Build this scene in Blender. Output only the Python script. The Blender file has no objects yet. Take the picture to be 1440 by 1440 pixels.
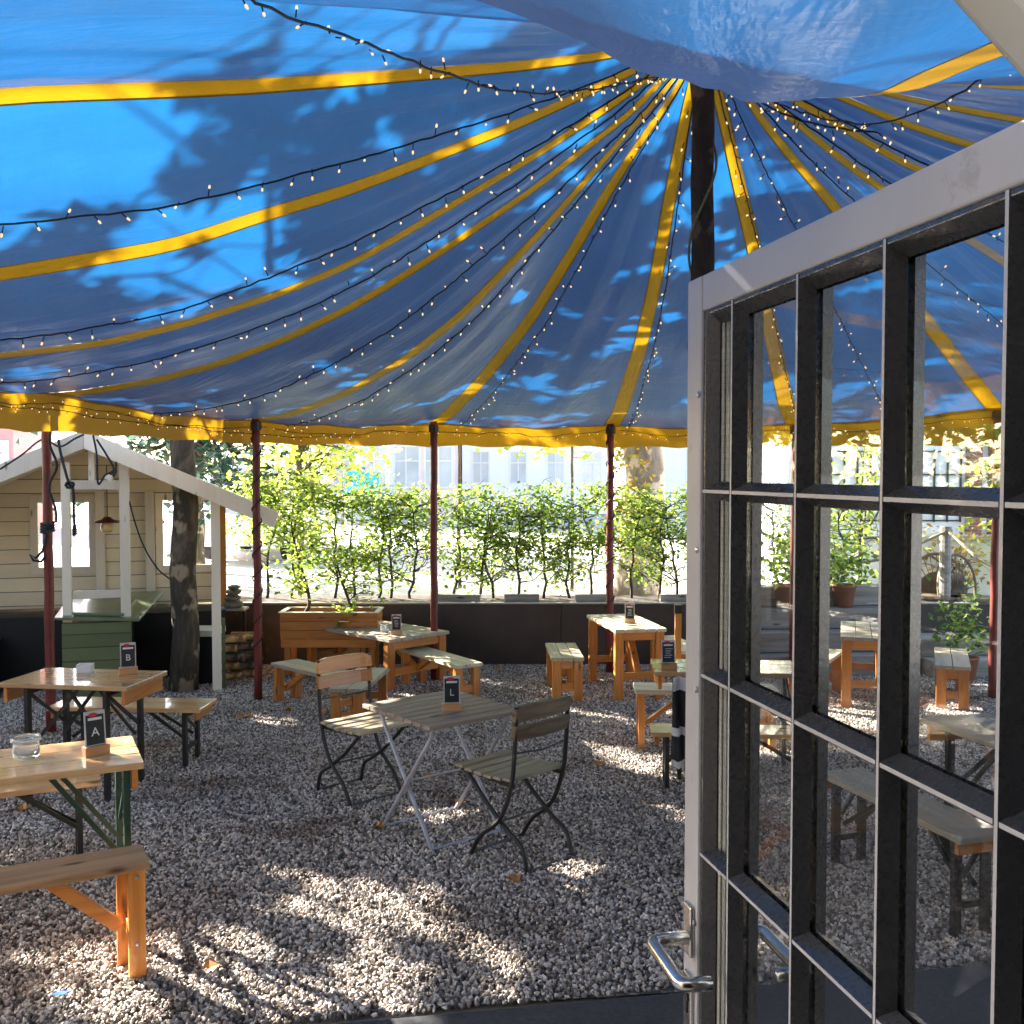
import bpy, math, random
import numpy as np
from mathutils import Vector, Matrix
R_ = math.radians
rnd = random.Random(7)
sc = bpy.context.scene
COL = sc.collection

# ------------------------------------------------------------------ camera model (used to read positions off the ground)
F, PITCH, EYE = 1440.0, R_(2.2), 1.95
def ray(px, py):
    u = (px - 720) / F; v = -(py - 720) / F
    return np.array([u, math.cos(PITCH) + v * math.sin(PITCH), v * math.cos(PITCH) - math.sin(PITCH)])
def gp(px, py, z=0.0):
    d = ray(px, py); t = (z - EYE) / d[2]
    return Vector((d[0] * t, d[1] * t, z))
def dp(px, py, Y):
    d = ray(px, py); t = Y / d[1]
    return Vector((d[0] * t, Y, EYE + d[2] * t))

# ------------------------------------------------------------------ node material helpers
def new_mat(name):
    m = bpy.data.materials.new(name); m.use_nodes = True
    nt = m.node_tree; nt.nodes.clear()
    out = nt.nodes.new('ShaderNodeOutputMaterial')
    return m, nt, out
def nd(nt, typ, **kw):
    n = nt.nodes.new(typ)
    for k, v in kw.items(): setattr(n, k, v)
    return n
def setin(n, **kw):
    for k, v in kw.items():
        n.inputs[k.replace('_', ' ')].default_value = v
    return n
def ramp(nt, fac, stops):
    r = nd(nt, 'ShaderNodeValToRGB'); e = r.color_ramp.elements
    while len(e) < len(stops): e.new(0.5)
    for el, (p, c) in zip(e, stops):
        el.position = p; el.color = (*c, 1)
    nt.links.new(fac, r.inputs[0]); return r.outputs[0]
def noise(nt, vec, scale=5, detail=4, rough=0.55, dist=0):
    n = nd(nt, 'ShaderNodeTexNoise'); n.inputs['Scale'].default_value = scale
    n.inputs['Detail'].default_value = detail; n.inputs['Roughness'].default_value = rough
    n.inputs['Distortion'].default_value = dist
    if vec is not None: nt.links.new(vec, n.inputs['Vector'])
    return n.outputs['Fac']
def mapping(nt, src, scale=(1, 1, 1), rot=(0, 0, 0)):
    tc = nd(nt, 'ShaderNodeTexCoord'); mp = nd(nt, 'ShaderNodeMapping')
    mp.inputs['Scale'].default_value = scale; mp.inputs['Rotation'].default_value = rot
    nt.links.new(tc.outputs[src], mp.inputs['Vector']); return mp.outputs[0]
def mathn(nt, op, a, b=None):
    n = nd(nt, 'ShaderNodeMath', operation=op)
    for i, x in enumerate((a, b)):
        if x is None: continue
        if isinstance(x, (int, float)): n.inputs[i].default_value = x
        else: nt.links.new(x, n.inputs[i])
    return n.outputs[0]
def bump(nt, h, strength=0.3, dist=0.01):
    b = nd(nt, 'ShaderNodeBump'); b.inputs['Strength'].default_value = strength; b.inputs['Distance'].default_value = dist
    nt.links.new(h, b.inputs['Height']); return b.outputs[0]
def pbsdf(nt, out, color=None, rough=0.5, metal=0.0, normal=None, coat=0.0, spec=0.5):
    p = nd(nt, 'ShaderNodeBsdfPrincipled')
    if color is not None:
        if isinstance(color, tuple): p.inputs['Base Color'].default_value = (*color, 1)
        else: nt.links.new(color, p.inputs['Base Color'])
    if isinstance(rough, (int, float)): p.inputs['Roughness'].default_value = rough
    else: nt.links.new(rough, p.inputs['Roughness'])
    p.inputs['Metallic'].default_value = metal
    p.inputs['Coat Weight'].default_value = coat
    p.inputs['Specular IOR Level'].default_value = spec
    if normal is not None: nt.links.new(normal, p.inputs['Normal'])
    if out is not None: nt.links.new(p.outputs[0], out.inputs['Surface'])
    return p

def mat_plain(name, c, rough=0.5, metal=0.0, var=0.25, scale=8, bmp=0.15, coat=0.0, spec=0.5, wear=None):
    m, nt, out = new_mat(name)
    v = mapping(nt, 'Object')
    n1 = noise(nt, v, scale, 6)
    lo = tuple(x * (1 - var) for x in c); hi = tuple(min(1, x * (1 + var)) for x in c)
    col = ramp(nt, n1, [(0.3, lo), (0.7, hi)])
    if wear:
        n3 = noise(nt, v, scale * 2.3, 8, 0.7)
        f = ramp(nt, n3, [(0.60, (0, 0, 0)), (0.66, (1, 1, 1))])
        mx = nd(nt, 'ShaderNodeMix', data_type='RGBA'); nt.links.new(f, mx.inputs[0]); nt.links.new(col, mx.inputs[6])
        mx.inputs[7].default_value = (*wear, 1); col = mx.outputs[2]
    n2 = noise(nt, v, scale * 9, 5)
    rr = mathn(nt, 'MULTIPLY_ADD', n2, 0.16)
    rr.node.inputs[2].default_value = rough - 0.08
    pbsdf(nt, out, col, rr, metal, bump(nt, n2, bmp, 0.004), coat, spec)
    return m

def mat_wood(name, dark, light, rough=0.45, axis=0, grain=18, coat=0.0, grey=None, plank=None, bmp=0.25, seed=0.0):
    """Boards: grain runs along one local axis; optional gaps between boards across another."""
    m, nt, out = new_mat(name)
    tc = nd(nt, 'ShaderNodeTexCoord')
    info = nd(nt, 'ShaderNodeObjectInfo')
    add = nd(nt, 'ShaderNodeVectorMath', operation='ADD'); nt.links.new(tc.outputs['Object'], add.inputs[0])
    sc_ = nd(nt, 'ShaderNodeVectorMath', operation='SCALE'); sc_.inputs[0].default_value = (3.1, 5.7, 4.3)
    nt.links.new(info.outputs['Random'], sc_.inputs['Scale']); nt.links.new(sc_.outputs[0], add.inputs[1])
    mp = nd(nt, 'ShaderNodeMapping'); s = [grain, grain, grain]; s[axis] = grain * 0.08
    mp.inputs['Scale'].default_value = s; nt.links.new(add.outputs[0], mp.inputs[0])
    n1 = noise(nt, mp.outputs[0], 1.0, 8, 0.65, 1.2)
    col = ramp(nt, n1, [(0.28, dark), (0.5, tuple((a + b) / 2 for a, b in zip(dark, light))), (0.72, light)])
    # knots
    vor = nd(nt, 'ShaderNodeTexVoronoi'); mp2 = nd(nt, 'ShaderNodeMapping'); s2 = [9, 9, 9]; s2[axis] = 2.6
    mp2.inputs['Scale'].default_value = s2; nt.links.new(add.outputs[0], mp2.inputs[0]); nt.links.new(mp2.outputs[0], vor.inputs['Vector'])
    vor.inputs['Scale'].default_value = 1.0
    kf = ramp(nt, vor.outputs['Distance'], [(0.06, (1, 1, 1)), (0.14, (0, 0, 0))])
    mx = nd(nt, 'ShaderNodeMix', data_type='RGBA'); nt.links.new(kf, mx.inputs[0]); nt.links.new(col, mx.inputs[6])
    mx.inputs[7].default_value = (*[x * 0.35 for x in dark], 1); col = mx.outputs[2]
    # broad tone change board to board, and weathering
    n2 = noise(nt, add.outputs[0], 2.2, 3)
    if grey:
        g = ramp(nt, n2, [(0.38, (0, 0, 0)), (0.62, (1, 1, 1))])
        mx2 = nd(nt, 'ShaderNodeMix', data_type='RGBA'); nt.links.new(g, mx2.inputs[0]); nt.links.new(col, mx2.inputs[6])
        mx2.inputs[7].default_value = (*grey, 1); col = mx2.outputs[2]
    hv = nd(nt, 'ShaderNodeHueSaturation'); nt.links.new(col, hv.inputs['Color'])
    hv.inputs['Value'].default_value = 1
    vv = mathn(nt, 'MULTIPLY_ADD', info.outputs['Random'], 0.4); vv.node.inputs[2].default_value = 0.8
    nt.links.new(vv, hv.inputs['Value'])
    pbsdf(nt, out, hv.outputs[0], rough, 0, bump(nt, n1, bmp, 0.003), coat)
    return m

def mat_leaf(name, c1, c2, c3, trans=0.5):
    m, nt, out = new_mat(name)
    g = nd(nt, 'ShaderNodeNewGeometry')
    col = ramp(nt, g.outputs['Random Per Island'], [(0.0, c1), (0.45, c2), (0.9, c3)])
    p = pbsdf(nt, None, col, 0.5, spec=0.35)
    t = nd(nt, 'ShaderNodeBsdfTranslucent')
    hs = nd(nt, 'ShaderNodeHueSaturation'); nt.links.new(col, hs.inputs['Color']); hs.inputs['Saturation'].default_value = 1.1
    hs.inputs['Value'].default_value = 1.6
    nt.links.new(hs.outputs[0], t.inputs['Color'])
    mx = nd(nt, 'ShaderNodeMixShader'); mx.inputs[0].default_value = trans
    nt.links.new(p.outputs[0], mx.inputs[1]); nt.links.new(t.outputs[0], mx.inputs[2])
    nt.links.new(mx.outputs[0], out.inputs['Surface'])
    return m

def mat_tarp(name, base, trans_col, mix=0.5, rough=0.42, dirt=(0.12, 0.10, 0.08)):
    m, nt, out = new_mat(name)
    uv = mapping(nt, 'UV', (1, 1, 1))
    v1 = mapping(nt, 'UV', (3.2, 0.5, 1)); w1 = noise(nt, v1, 1.0, 5, 0.6, 0.6)
    v2 = mapping(nt, 'UV', (1.4, 4.2, 1), (0, 0, 0.5)); w2 = noise(nt, v2, 1.3, 5, 0.6, 0.8)
    h = mathn(nt, 'ADD', w1, mathn(nt, 'MULTIPLY', w2, 0.22))
    fine = noise(nt, uv, 26, 4, 0.6)
    h = mathn(nt, 'ADD', h, mathn(nt, 'MULTIPLY', fine, 0.05))
    sxyz = nd(nt, 'ShaderNodeSeparateXYZ'); nt.links.new(uv, sxyz.inputs[0])
    h = mathn(nt, 'MULTIPLY', h, mathn(nt, 'MINIMUM', mathn(nt, 'DIVIDE', sxyz.outputs[1], 2.2), 1.0))
    nrm = bump(nt, h, 0.42, 0.085)
    n2 = noise(nt, uv, 0.9, 6, 0.65)
    cb = ramp(nt, n2, [(0.3, tuple(x * 0.82 for x in base)), (0.7, tuple(min(1, x * 1.15) for x in base))])
    ct = ramp(nt, n2, [(0.3, tuple(x * 0.85 for x in trans_col)), (0.7, tuple(min(1, x * 1.12) for x in trans_col))])
    spk = noise(nt, uv, 3.1, 9, 0.75)
    df = ramp(nt, spk, [(0.66, (0, 0, 0)), (0.80, (0.55, 0.55, 0.55))])
    for_c = []
    for c in (cb, ct):
        mx = nd(nt, 'ShaderNodeMix', data_type='RGBA'); nt.links.new(df, mx.inputs[0]); nt.links.new(c, mx.inputs[6])
        mx.inputs[7].default_value = (*dirt, 1); for_c.append(mx.outputs[2])
    p = pbsdf(nt, None, for_c[0], rough, normal=nrm, spec=0.5)
    t = nd(nt, 'ShaderNodeBsdfTranslucent'); nt.links.new(for_c[1], t.inputs['Color'])
    mx = nd(nt, 'ShaderNodeMixShader'); mx.inputs[0].default_value = mix
    nt.links.new(p.outputs[0], mx.inputs[1]); nt.links.new(t.outputs[0], mx.inputs[2])
    nt.links.new(mx.outputs[0], out.inputs['Surface'])
    return m

def mat_glass(name, tint=(0.93, 0.95, 0.94), boost=2.3):
    m, nt, out = new_mat(name)
    lw = nd(nt, 'ShaderNodeLayerWeight'); lw.inputs['Blend'].default_value = 0.5
    f5 = mathn(nt, 'POWER', lw.outputs['Facing'], 5.0)
    f = mathn(nt, 'MULTIPLY', mathn(nt, 'ADD', mathn(nt, 'MULTIPLY', f5, 0.96), 0.04), boost)
    f = mathn(nt, 'MINIMUM', f, 0.9)
    tr = nd(nt, 'ShaderNodeBsdfTransparent'); tr.inputs[0].default_value = (*tint, 1)
    gl = nd(nt, 'ShaderNodeBsdfGlossy'); gl.inputs['Roughness'].default_value = 0.015
    v = mapping(nt, 'Object'); nn = noise(nt, v, 3.0, 2)
    nt.links.new(bump(nt, nn, 0.05, 0.01), gl.inputs['Normal'])
    # a film of dust and dried drops
    dn = noise(nt, v, 5.0, 7, 0.7)
    dfac = ramp(nt, dn, [(0.45, (0.0,) * 3), (0.9, (0.035,) * 3)])
    mx = nd(nt, 'ShaderNodeMixShader'); nt.links.new(f, mx.inputs[0]); nt.links.new(tr.outputs[0], mx.inputs[1]); nt.links.new(gl.outputs[0], mx.inputs[2])
    dif = nd(nt, 'ShaderNodeBsdfDiffuse'); dif.inputs[0].default_value = (0.5, 0.5, 0.48, 1)
    mx2 = nd(nt, 'ShaderNodeMixShader'); nt.links.new(dfac, mx2.inputs[0]); nt.links.new(mx.outputs[0], mx2.inputs[1]); nt.links.new(dif.outputs[0], mx2.inputs[2])
    nt.links.new(mx2.outputs[0], out.inputs['Surface'])
    return m

def mat_emit(name, c, s):
    m, nt, out = new_mat(name)
    e = nd(nt, 'ShaderNodeEmission'); e.inputs[0].default_value = (*c, 1); e.inputs[1].default_value = s
    nt.links.new(e.outputs[0], out.inputs['Surface']); return m

def mat_siding(name, c, pitch=0.13, axis=2, groove=(0.10, 0.08, 0.05), rough=0.55):
    m, nt, out = new_mat(name)
    tc = nd(nt, 'ShaderNodeTexCoord'); sp = nd(nt, 'ShaderNodeSeparateXYZ'); nt.links.new(tc.outputs['Object'], sp.inputs[0])
    wob = noise(nt, tc.outputs['Object'], 1.5, 3)
    z = mathn(nt, 'ADD', sp.outputs[axis], mathn(nt, 'MULTIPLY', wob, 0.012))
    q = mathn(nt, 'DIVIDE', z, pitch); fr = mathn(nt, 'FRACT', q)
    gap = ramp(nt, fr, [(0.0, (1, 1, 1)), (0.035, (1, 1, 1)), (0.06, (0, 0, 0))])
    bd = mathn(nt, 'FLOOR', q)
    wn = nd(nt, 'ShaderNodeTexWhiteNoise', noise_dimensions='1D'); nt.links.new(bd, wn.inputs['W'])
    n1 = noise(nt, mapping(nt, 'Object', (1.2, 6, 6)), 3, 7, 0.65)
    mixv = mathn(nt, 'ADD', mathn(nt, 'MULTIPLY', n1, 0.6), mathn(nt, 'MULTIPLY', wn.outputs[0], 0.4))
    col = ramp(nt, mixv, [(0.25, tuple(x * 0.78 for x in c)), (0.75, c)])
    mx = nd(nt, 'ShaderNodeMix', data_type='RGBA'); nt.links.new(gap, mx.inputs[0]); nt.links.new(col, mx.inputs[6]); mx.inputs[7].default_value = (*groove, 1)
    h = mathn(nt, 'SUBTRACT', mathn(nt, 'MULTIPLY', n1, 0.2), gap)
    pbsdf(nt, out, mx.outputs[2], rough, 0, bump(nt, h, 0.5, 0.008)); return m

def mat_brick(name, c1, c2, mortar, scale=4.0):
    m, nt, out = new_mat(name)
    b = nd(nt, 'ShaderNodeTexBrick'); tc = nd(nt, 'ShaderNodeTexCoord'); mp = nd(nt, 'ShaderNodeMapping'); mp.inputs['Rotation'].default_value = (R_(90), 0, 0)
    nt.links.new(tc.outputs['Object'], mp.inputs[0]); nt.links.new(mp.outputs[0], b.inputs['Vector'])
    b.inputs['Color1'].default_value = (*c1, 1); b.inputs['Color2'].default_value = (*c2, 1); b.inputs['Mortar'].default_value = (*mortar, 1)
    b.inputs['Scale'].default_value = scale; b.inputs['Mortar Size'].default_value = 0.015
    pbsdf(nt, out, b.outputs[0], 0.85, 0, bump(nt, b.outputs['Fac'], -0.3, 0.01)); return m

def mat_bark(name, c1, c2, c3, sc_=6):
    m, nt, out = new_mat(name)
    v = mapping(nt, 'Object', (1, 1, 0.35)); n1 = noise(nt, v, sc_, 8, 0.7, 0.5)
    v2 = mapping(nt, 'Object', (1, 1, 0.8)); n2 = noise(nt, v2, sc_ * 0.8, 3)
    col = ramp(nt, n1, [(0.3, c1), (0.5, c2), (0.7, c3)])
    lf = ramp(nt, n2, [(0.55, (0, 0, 0)), (0.60, (1, 1, 1))])
    mx = nd(nt, 'ShaderNodeMix', data_type='RGBA'); nt.links.new(mathn(nt, 'MULTIPLY', lf, 0.6), mx.inputs[0]); nt.links.new(col, mx.inputs[6]); mx.inputs[7].default_value = (*[min(1, x * 2.2) for x in c3], 1)
    pbsdf(nt, out, mx.outputs[2], 0.9, 0, bump(nt, n1, 0.9, 0.03)); return m

def mat_gravel(name):
    m, nt, out = new_mat(name)
    v = mapping(nt, 'Object')
    vo = nd(nt, 'ShaderNodeTexVoronoi'); nt.links.new(v, vo.inputs['Vector']); vo.inputs['Scale'].default_value = 55
    wn = nd(nt, 'ShaderNodeTexWhiteNoise', noise_dimensions='3D'); nt.links.new(vo.outputs['Position'], wn.inputs['Vector'])
    col = ramp(nt, wn.outputs['Value'], [(0.0, (0.10, 0.08, 0.07)), (0.5, (0.24, 0.195, 0.165)), (1.0, (0.44, 0.37, 0.315))])
    ed = ramp(nt, vo.outputs['Distance'], [(0.3, (1, 1, 1)), (0.75, (0.25, 0.22, 0.2))])
    mx = nd(nt, 'ShaderNodeMix', data_type='RGBA', blend_type='MULTIPLY'); mx.inputs[0].default_value = 1
    nt.links.new(col, mx.inputs[6]); nt.links.new(ed, mx.inputs[7])
    h = mathn(nt, 'SUBTRACT', 1.0, vo.outputs['Distance'])
    pbsdf(nt, out, mx.outputs[2], 0.8, 0, bump(nt, h, 0.9, 0.02)); return m

def mat_pebble(name):
    m, nt, out = new_mat(name)
    i = nd(nt, 'ShaderNodeObjectInfo')
    col = ramp(nt, i.outputs['Random'], [(0.0, (0.055, 0.044, 0.038)), (0.25, (0.20, 0.168, 0.145)), (0.55, (0.42, 0.362, 0.315)), (0.8, (0.66, 0.585, 0.51)), (1.0, (0.84, 0.78, 0.70))])
    pn = noise(nt, i.outputs['Location'], 1.3, 5, 0.65)
    tint = ramp(nt, pn, [(0.36, (0.55, 0.47, 0.41)), (0.46, (0.92, 0.89, 0.86)), (0.7, (1.0, 1.0, 1.0))])
    mx = nd(nt, 'ShaderNodeMix', data_type='RGBA', blend_type='MULTIPLY'); mx.inputs[0].default_value = 1
    nt.links.new(col, mx.inputs[6]); nt.links.new(tint, mx.inputs[7]); col = mx.outputs[2]
    n = noise(nt, mapping(nt, 'Object'), 90, 4)
    pbsdf(nt, out, col, 0.62, 0, bump(nt, n, 0.25, 0.002)); return m

M = {}
M['tarp'] = mat_tarp('blue_tarpaulin', (0.225, 0.25, 0.235), (0.003, 0.098, 0.29), 0.34, 0.30)
M['yellow'] = mat_tarp('yellow_tarpaulin', (0.56, 0.315, 0.02), (0.31, 0.165, 0.004), 0.36)
M['pine'] = mat_wood('orange_pine', (0.37, 0.115, 0.016), (0.64, 0.265, 0.055), 0.38, axis=2, coat=0.25)
M['pine_x'] = mat_wood('orange_pine_along', (0.37, 0.115, 0.016), (0.64, 0.265, 0.055), 0.38, axis=0, coat=0.25)
M['pine_y'] = mat_wood('orange_pine_across', (0.37, 0.115, 0.016), (0.64, 0.265, 0.055), 0.38, axis=1, coat=0.25)
M['beer_top'] = mat_wood('varnished_pine_top', (0.42, 0.23, 0.09), (0.66, 0.42, 0.20), 0.22, axis=0, coat=0.6, grain=12)
M['grey_top'] = mat_wood('weathered_top', (0.22, 0.19, 0.15), (0.50, 0.45, 0.36), 0.6, axis=0, grey=(0.42, 0.33, 0.22))
M['pale_top'] = mat_wood('pale_board_top', (0.42, 0.36, 0.22), (0.66, 0.60, 0.42), 0.55, axis=0)  # pale top boards, lighter than the pine legs
M['teak_grey'] = mat_wood('grey_weathered_slats', (0.13, 0.092, 0.066), (0.40, 0.31, 0.225), 0.65, axis=0, grain=26)
M['teak_brown'] = mat_wood('dark_weathered_slats', (0.07, 0.045, 0.03), (0.27, 0.19, 0.11), 0.6, axis=0, grain=26)
M['seat_slat'] = mat_wood('olive_weathered_slats', (0.19, 0.145, 0.095), (0.46, 0.37, 0.25), 0.6, axis=0, grain=26)
M['dark_bench'] = mat_wood('worn_dark_bench_top', (0.22, 0.11, 0.045), (0.56, 0.32, 0.15), 0.5, axis=0, grain=14)
M['holder'] = mat_wood('holder_beech', (0.52, 0.24, 0.09), (0.70, 0.38, 0.17), 0.45, axis=0, grain=20, bmp=0.1)
M['black'] = mat_plain('black_enamel_steel', (0.018, 0.018, 0.018), 0.4, 0.0, 0.3, 10, 0.1, wear=(0.08, 0.07, 0.06))
M['green_steel'] = mat_plain('green_enamel_steel', (0.012, 0.045, 0.028), 0.38, 0.0, 0.3, 10, 0.1, wear=(0.03, 0.03, 0.03))
M['galv'] = mat_plain('pale_grey_painted_steel', (0.42, 0.42, 0.46), 0.45, 0.2, 0.2, 14, 0.1)
M['zinc'] = mat_plain('bright_zinc', (0.6, 0.6, 0.6), 0.3, 0.9, 0.1, 14, 0.05)
M['red_pole'] = mat_plain('red_brown_paint', (0.16, 0.022, 0.016), 0.45, 0.0, 0.35, 9, 0.25, wear=(0.07, 0.03, 0.025))
M['steel'] = mat_plain('brushed_stainless', (0.62, 0.60, 0.57), 0.24, 1.0, 0.04, 30, 0.0)
M['door_light'] = mat_plain('pale_grey_door_paint', (0.49, 0.465, 0.475), 0.34, 0.0, 0.08, 5, 0.05, wear=(0.40, 0.375, 0.375))
M['door_shaded'] = mat_plain('shaded_glazing_bar_paint', (0.036, 0.036, 0.040), 0.28, 0.0, 0.12, 14, 0.05, coat=0.3, wear=(0.045, 0.044, 0.046))  # same paint as the frame, with the shade of the reveals put into the colour
M['spacer'] = mat_siding('perforated_spacer', (0.5, 0.48, 0.42), 0.008, 2, (0.12, 0.11, 0.1), 0.35)
M['glass'] = mat_glass('door_glass')
M['winglass'] = mat_plain('window_pane_glass', (0.72, 0.74, 0.74), 0.12, 0.0, 0.15, 0.6, 0.0)
M['paneglass'] = mat_plain('dim_window_glass', (0.58, 0.59, 0.58), 0.15, 0.0, 0.2, 0.6, 0.0)
M['terracotta'] = mat_plain('terracotta', (0.33, 0.13, 0.07), 0.8, 0.0, 0.2, 8, 0.1)
M['pole_wood'] = mat_bark('dark_mast_wood', (0.018, 0.014, 0.011), (0.06, 0.042, 0.03), (0.11, 0.08, 0.055), 9)
M['bark'] = mat_bark('patchy_bark', (0.014, 0.012, 0.009), (0.075, 0.06, 0.04), (0.27, 0.21, 0.14), 5)
M['bark_big'] = mat_bark('pale_furrowed_bark', (0.08, 0.06, 0.045), (0.2, 0.16, 0.12), (0.34, 0.28, 0.22), 5)
M['twig'] = mat_bark('dark_twig', (0.03, 0.026, 0.022), (0.07, 0.06, 0.05), (0.12, 0.1, 0.085), 12)
M['hedge'] = mat_leaf('hornbeam_leaves', (0.055, 0.105, 0.02), (0.19, 0.28, 0.05), (0.44, 0.49, 0.14), 0.5)
M['hedge_mid'] = mat_leaf('mixed_green_leaves', (0.035, 0.075, 0.02), (0.11, 0.19, 0.04), (0.36, 0.43, 0.11), 0.48)
M['hedge_dark'] = mat_leaf('deep_green_leaves', (0.035, 0.07, 0.018), (0.09, 0.15, 0.03), (0.24, 0.32, 0.05), 0.45)
M['leaf_tree'] = mat_leaf('plane_leaves', (0.05, 0.09, 0.015), (0.11, 0.17, 0.025), (0.24, 0.28, 0.04), 0.4)
M['leaf_yel'] = mat_leaf('yellowing_leaves', (0.17, 0.25, 0.04), (0.32, 0.39, 0.08), (0.50, 0.50, 0.14), 0.55)
M['leaf_con'] = mat_leaf('blue_green_needles', (0.01, 0.035, 0.025), (0.025, 0.07, 0.05), (0.07, 0.13, 0.09), 0.2)
M['leaf_brown'] = mat_leaf('rusty_ivy', (0.24, 0.10, 0.03), (0.38, 0.26, 0.06), (0.42, 0.40, 0.09), 0.4)
M['fallen'] = mat_plain('dry_orange_leaf', (0.52, 0.22, 0.05), 0.7, 0, 0.4, 30, 0.3)
M['cream'] = mat_siding('cream_boards', (0.92, 0.79, 0.54), 0.135)
M['cream_trim'] = mat_wood('cream_painted_timber', (0.80, 0.70, 0.53), (0.90, 0.82, 0.66), 0.5, axis=2, grain=10, bmp=0.1)
M['cream_roof'] = mat_siding('cream_roof_boards', (0.60, 0.57, 0.48), 0.16, 1, (0.2, 0.17, 0.12))
M['orange_trim'] = mat_plain('orange_painted_timber', (0.50, 0.19, 0.025), 0.5, 0, 0.2, 6, 0.2)
M['green'] = mat_siding('sage_green_boards', (0.145, 0.175, 0.075), 0.115, 2, (0.03, 0.04, 0.015), 0.4)
M['green_top'] = mat_plain('sage_green_paint', (0.15, 0.19, 0.10), 0.3, 0, 0.2, 4, 0.1, coat=0.3, wear=(0.24, 0.26, 0.2))
M['void'] = mat_plain('void_shade_and_black_boards', (0.012, 0.011, 0.010), 0.7, 0, 0.3, 4, 0.2)  # near black; also stands in for the shade under the hut
M['slate'] = mat_plain('dark_grey_deck_boards', (0.05, 0.052, 0.052), 0.6, 0, 0.3, 5, 0.2)
M['white'] = mat_plain('white_paint', (0.78, 0.78, 0.76), 0.45, 0, 0.06, 4, 0.05)
M['planter'] = mat_plain('dark_brown_coated_steel', (0.060, 0.046, 0.038), 0.5, 0.0, 0.45, 1.6, 0.08, wear=(0.10, 0.08, 0.065))
M['planter_cap'] = mat_plain('pale_metal_edge', (0.5, 0.48, 0.45), 0.4, 0.3, 0.1, 6, 0.05)
M['soil'] = mat_plain('potting_soil', (0.04, 0.028, 0.02), 0.95, 0, 0.5, 25, 0.8)
M['gravel'] = mat_gravel('grey_gravel_bed')
M['pebble'] = mat_pebble('grey_brown_pebble')
M['asphalt'] = mat_plain('dark_asphalt', (0.045, 0.044, 0.05), 0.85, 0, 0.35, 60, 0.6)
M['paving'] = mat_plain('pale_paving', (0.50, 0.48, 0.45), 0.85, 0, 0.12, 3, 0.2)
M['plaster'] = mat_plain('white_render', (0.88, 0.87, 0.85), 0.8, 0, 0.04, 1, 0.1)
M['plaster_pink'] = mat_plain('pink_render', (0.84, 0.66, 0.60), 0.8, 0, 0.06, 1, 0.1)
M['plaster_red'] = mat_plain('brick_red_render', (0.55, 0.28, 0.27), 0.8, 0, 0.1, 1, 0.1)
M['plaster_grey'] = mat_plain('pale_warm_render', (0.86, 0.85, 0.80), 0.8, 0, 0.06, 1, 0.1)
M['turq'] = mat_plain('turquoise_canvas', (0.05, 0.50, 0.55), 0.6, 0, 0.15, 2, 0.1)
M['roof'] = mat_plain('grey_roof_tiles', (0.25, 0.2, 0.19), 0.8, 0, 0.2, 6, 0.4)
M['brick'] = mat_brick('red_brick', (0.33, 0.12, 0.075), (0.24, 0.085, 0.055), (0.4, 0.36, 0.32), 5)
M['facade'] = mat_plain('dark_facade', (0.10, 0.095, 0.09), 0.8, 0, 0.2, 2, 0.2)
M['chalk'] = mat_plain('chalkboard_card', (0.022, 0.026, 0.024), 0.35, 0, 0.3, 20, 0.02, coat=0.3)
M['cardborder'] = mat_plain('pale_card_border', (0.55, 0.55, 0.53), 0.4, 0, 0.1, 20, 0.02)
M['ink'] = mat_plain('chalk_white', (0.75, 0.76, 0.74), 0.7, 0, 0.1, 30, 0.02)
M['redink'] = mat_plain('red_print', (0.55, 0.03, 0.03), 0.5, 0, 0.1, 30, 0.02)
def mat_jar(name):
    m, nt, out = new_mat(name); p = pbsdf(nt, out, (0.92, 0.95, 0.95), 0.06); p.inputs['Transmission Weight'].default_value = 0.8; p.inputs['IOR'].default_value = 1.25; return m
M['jar'] = mat_jar('clear_jar_glass')
M['cable'] = mat_plain('black_cable', (0.008, 0.008, 0.01), 0.5, 0, 0.2, 20, 0.0)
M['rope'] = mat_plain('dark_cord', (0.022, 0.028, 0.036), 0.8, 0, 0.3, 60, 0.4)
M['rope_pale'] = mat_plain('pale_thick_rope', (0.36, 0.30, 0.20), 0.85, 0, 0.3, 60, 0.6)
M['twine'] = mat_plain('green_twine', (0.22, 0.22, 0.10), 0.8, 0, 0.3, 60, 0.4)
M['bulb'] = mat_emit('warm_fairy_bulb', (1.0, 0.68, 0.36), 0.17)
M['lampred'] = mat_plain('dark_red_enamel', (0.10, 0.015, 0.014), 0.35, 0, 0.2, 10, 0.05)
M['lampglass'] = mat_plain('amber_jar', (0.75, 0.55, 0.25), 0.1, 0, 0.2, 40, 0.1)
M['log'] = mat_bark('split_log', (0.12, 0.06, 0.025), (0.34, 0.19, 0.08), (0.52, 0.32, 0.14), 7)
M['log_dark'] = mat_bark('dark_log', (0.03, 0.022, 0.017), (0.10, 0.075, 0.055), (0.2, 0.15, 0.11), 7)
M['stone'] = mat_plain('mossy_stone', (0.16, 0.15, 0.11), 0.85, 0, 0.5, 9, 0.5)
M['vanwhite'] = mat_plain('white_car_paint', (0.80, 0.80, 0.80), 0.25, 0, 0.03, 2, 0.0, coat=0.6)
M['carblue'] = mat_plain('blue_car_paint', (0.05, 0.16, 0.42), 0.25, 0, 0.05, 2, 0.0, coat=0.6)
M['tyre'] = mat_plain('tyre_rubber', (0.02, 0.02, 0.02), 0.8, 0, 0.2, 10, 0.2)
M['carglass'] = mat_plain('dark_car_glass', (0.03, 0.04, 0.05), 0.08, 0, 0.1, 2, 0.0)
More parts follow.
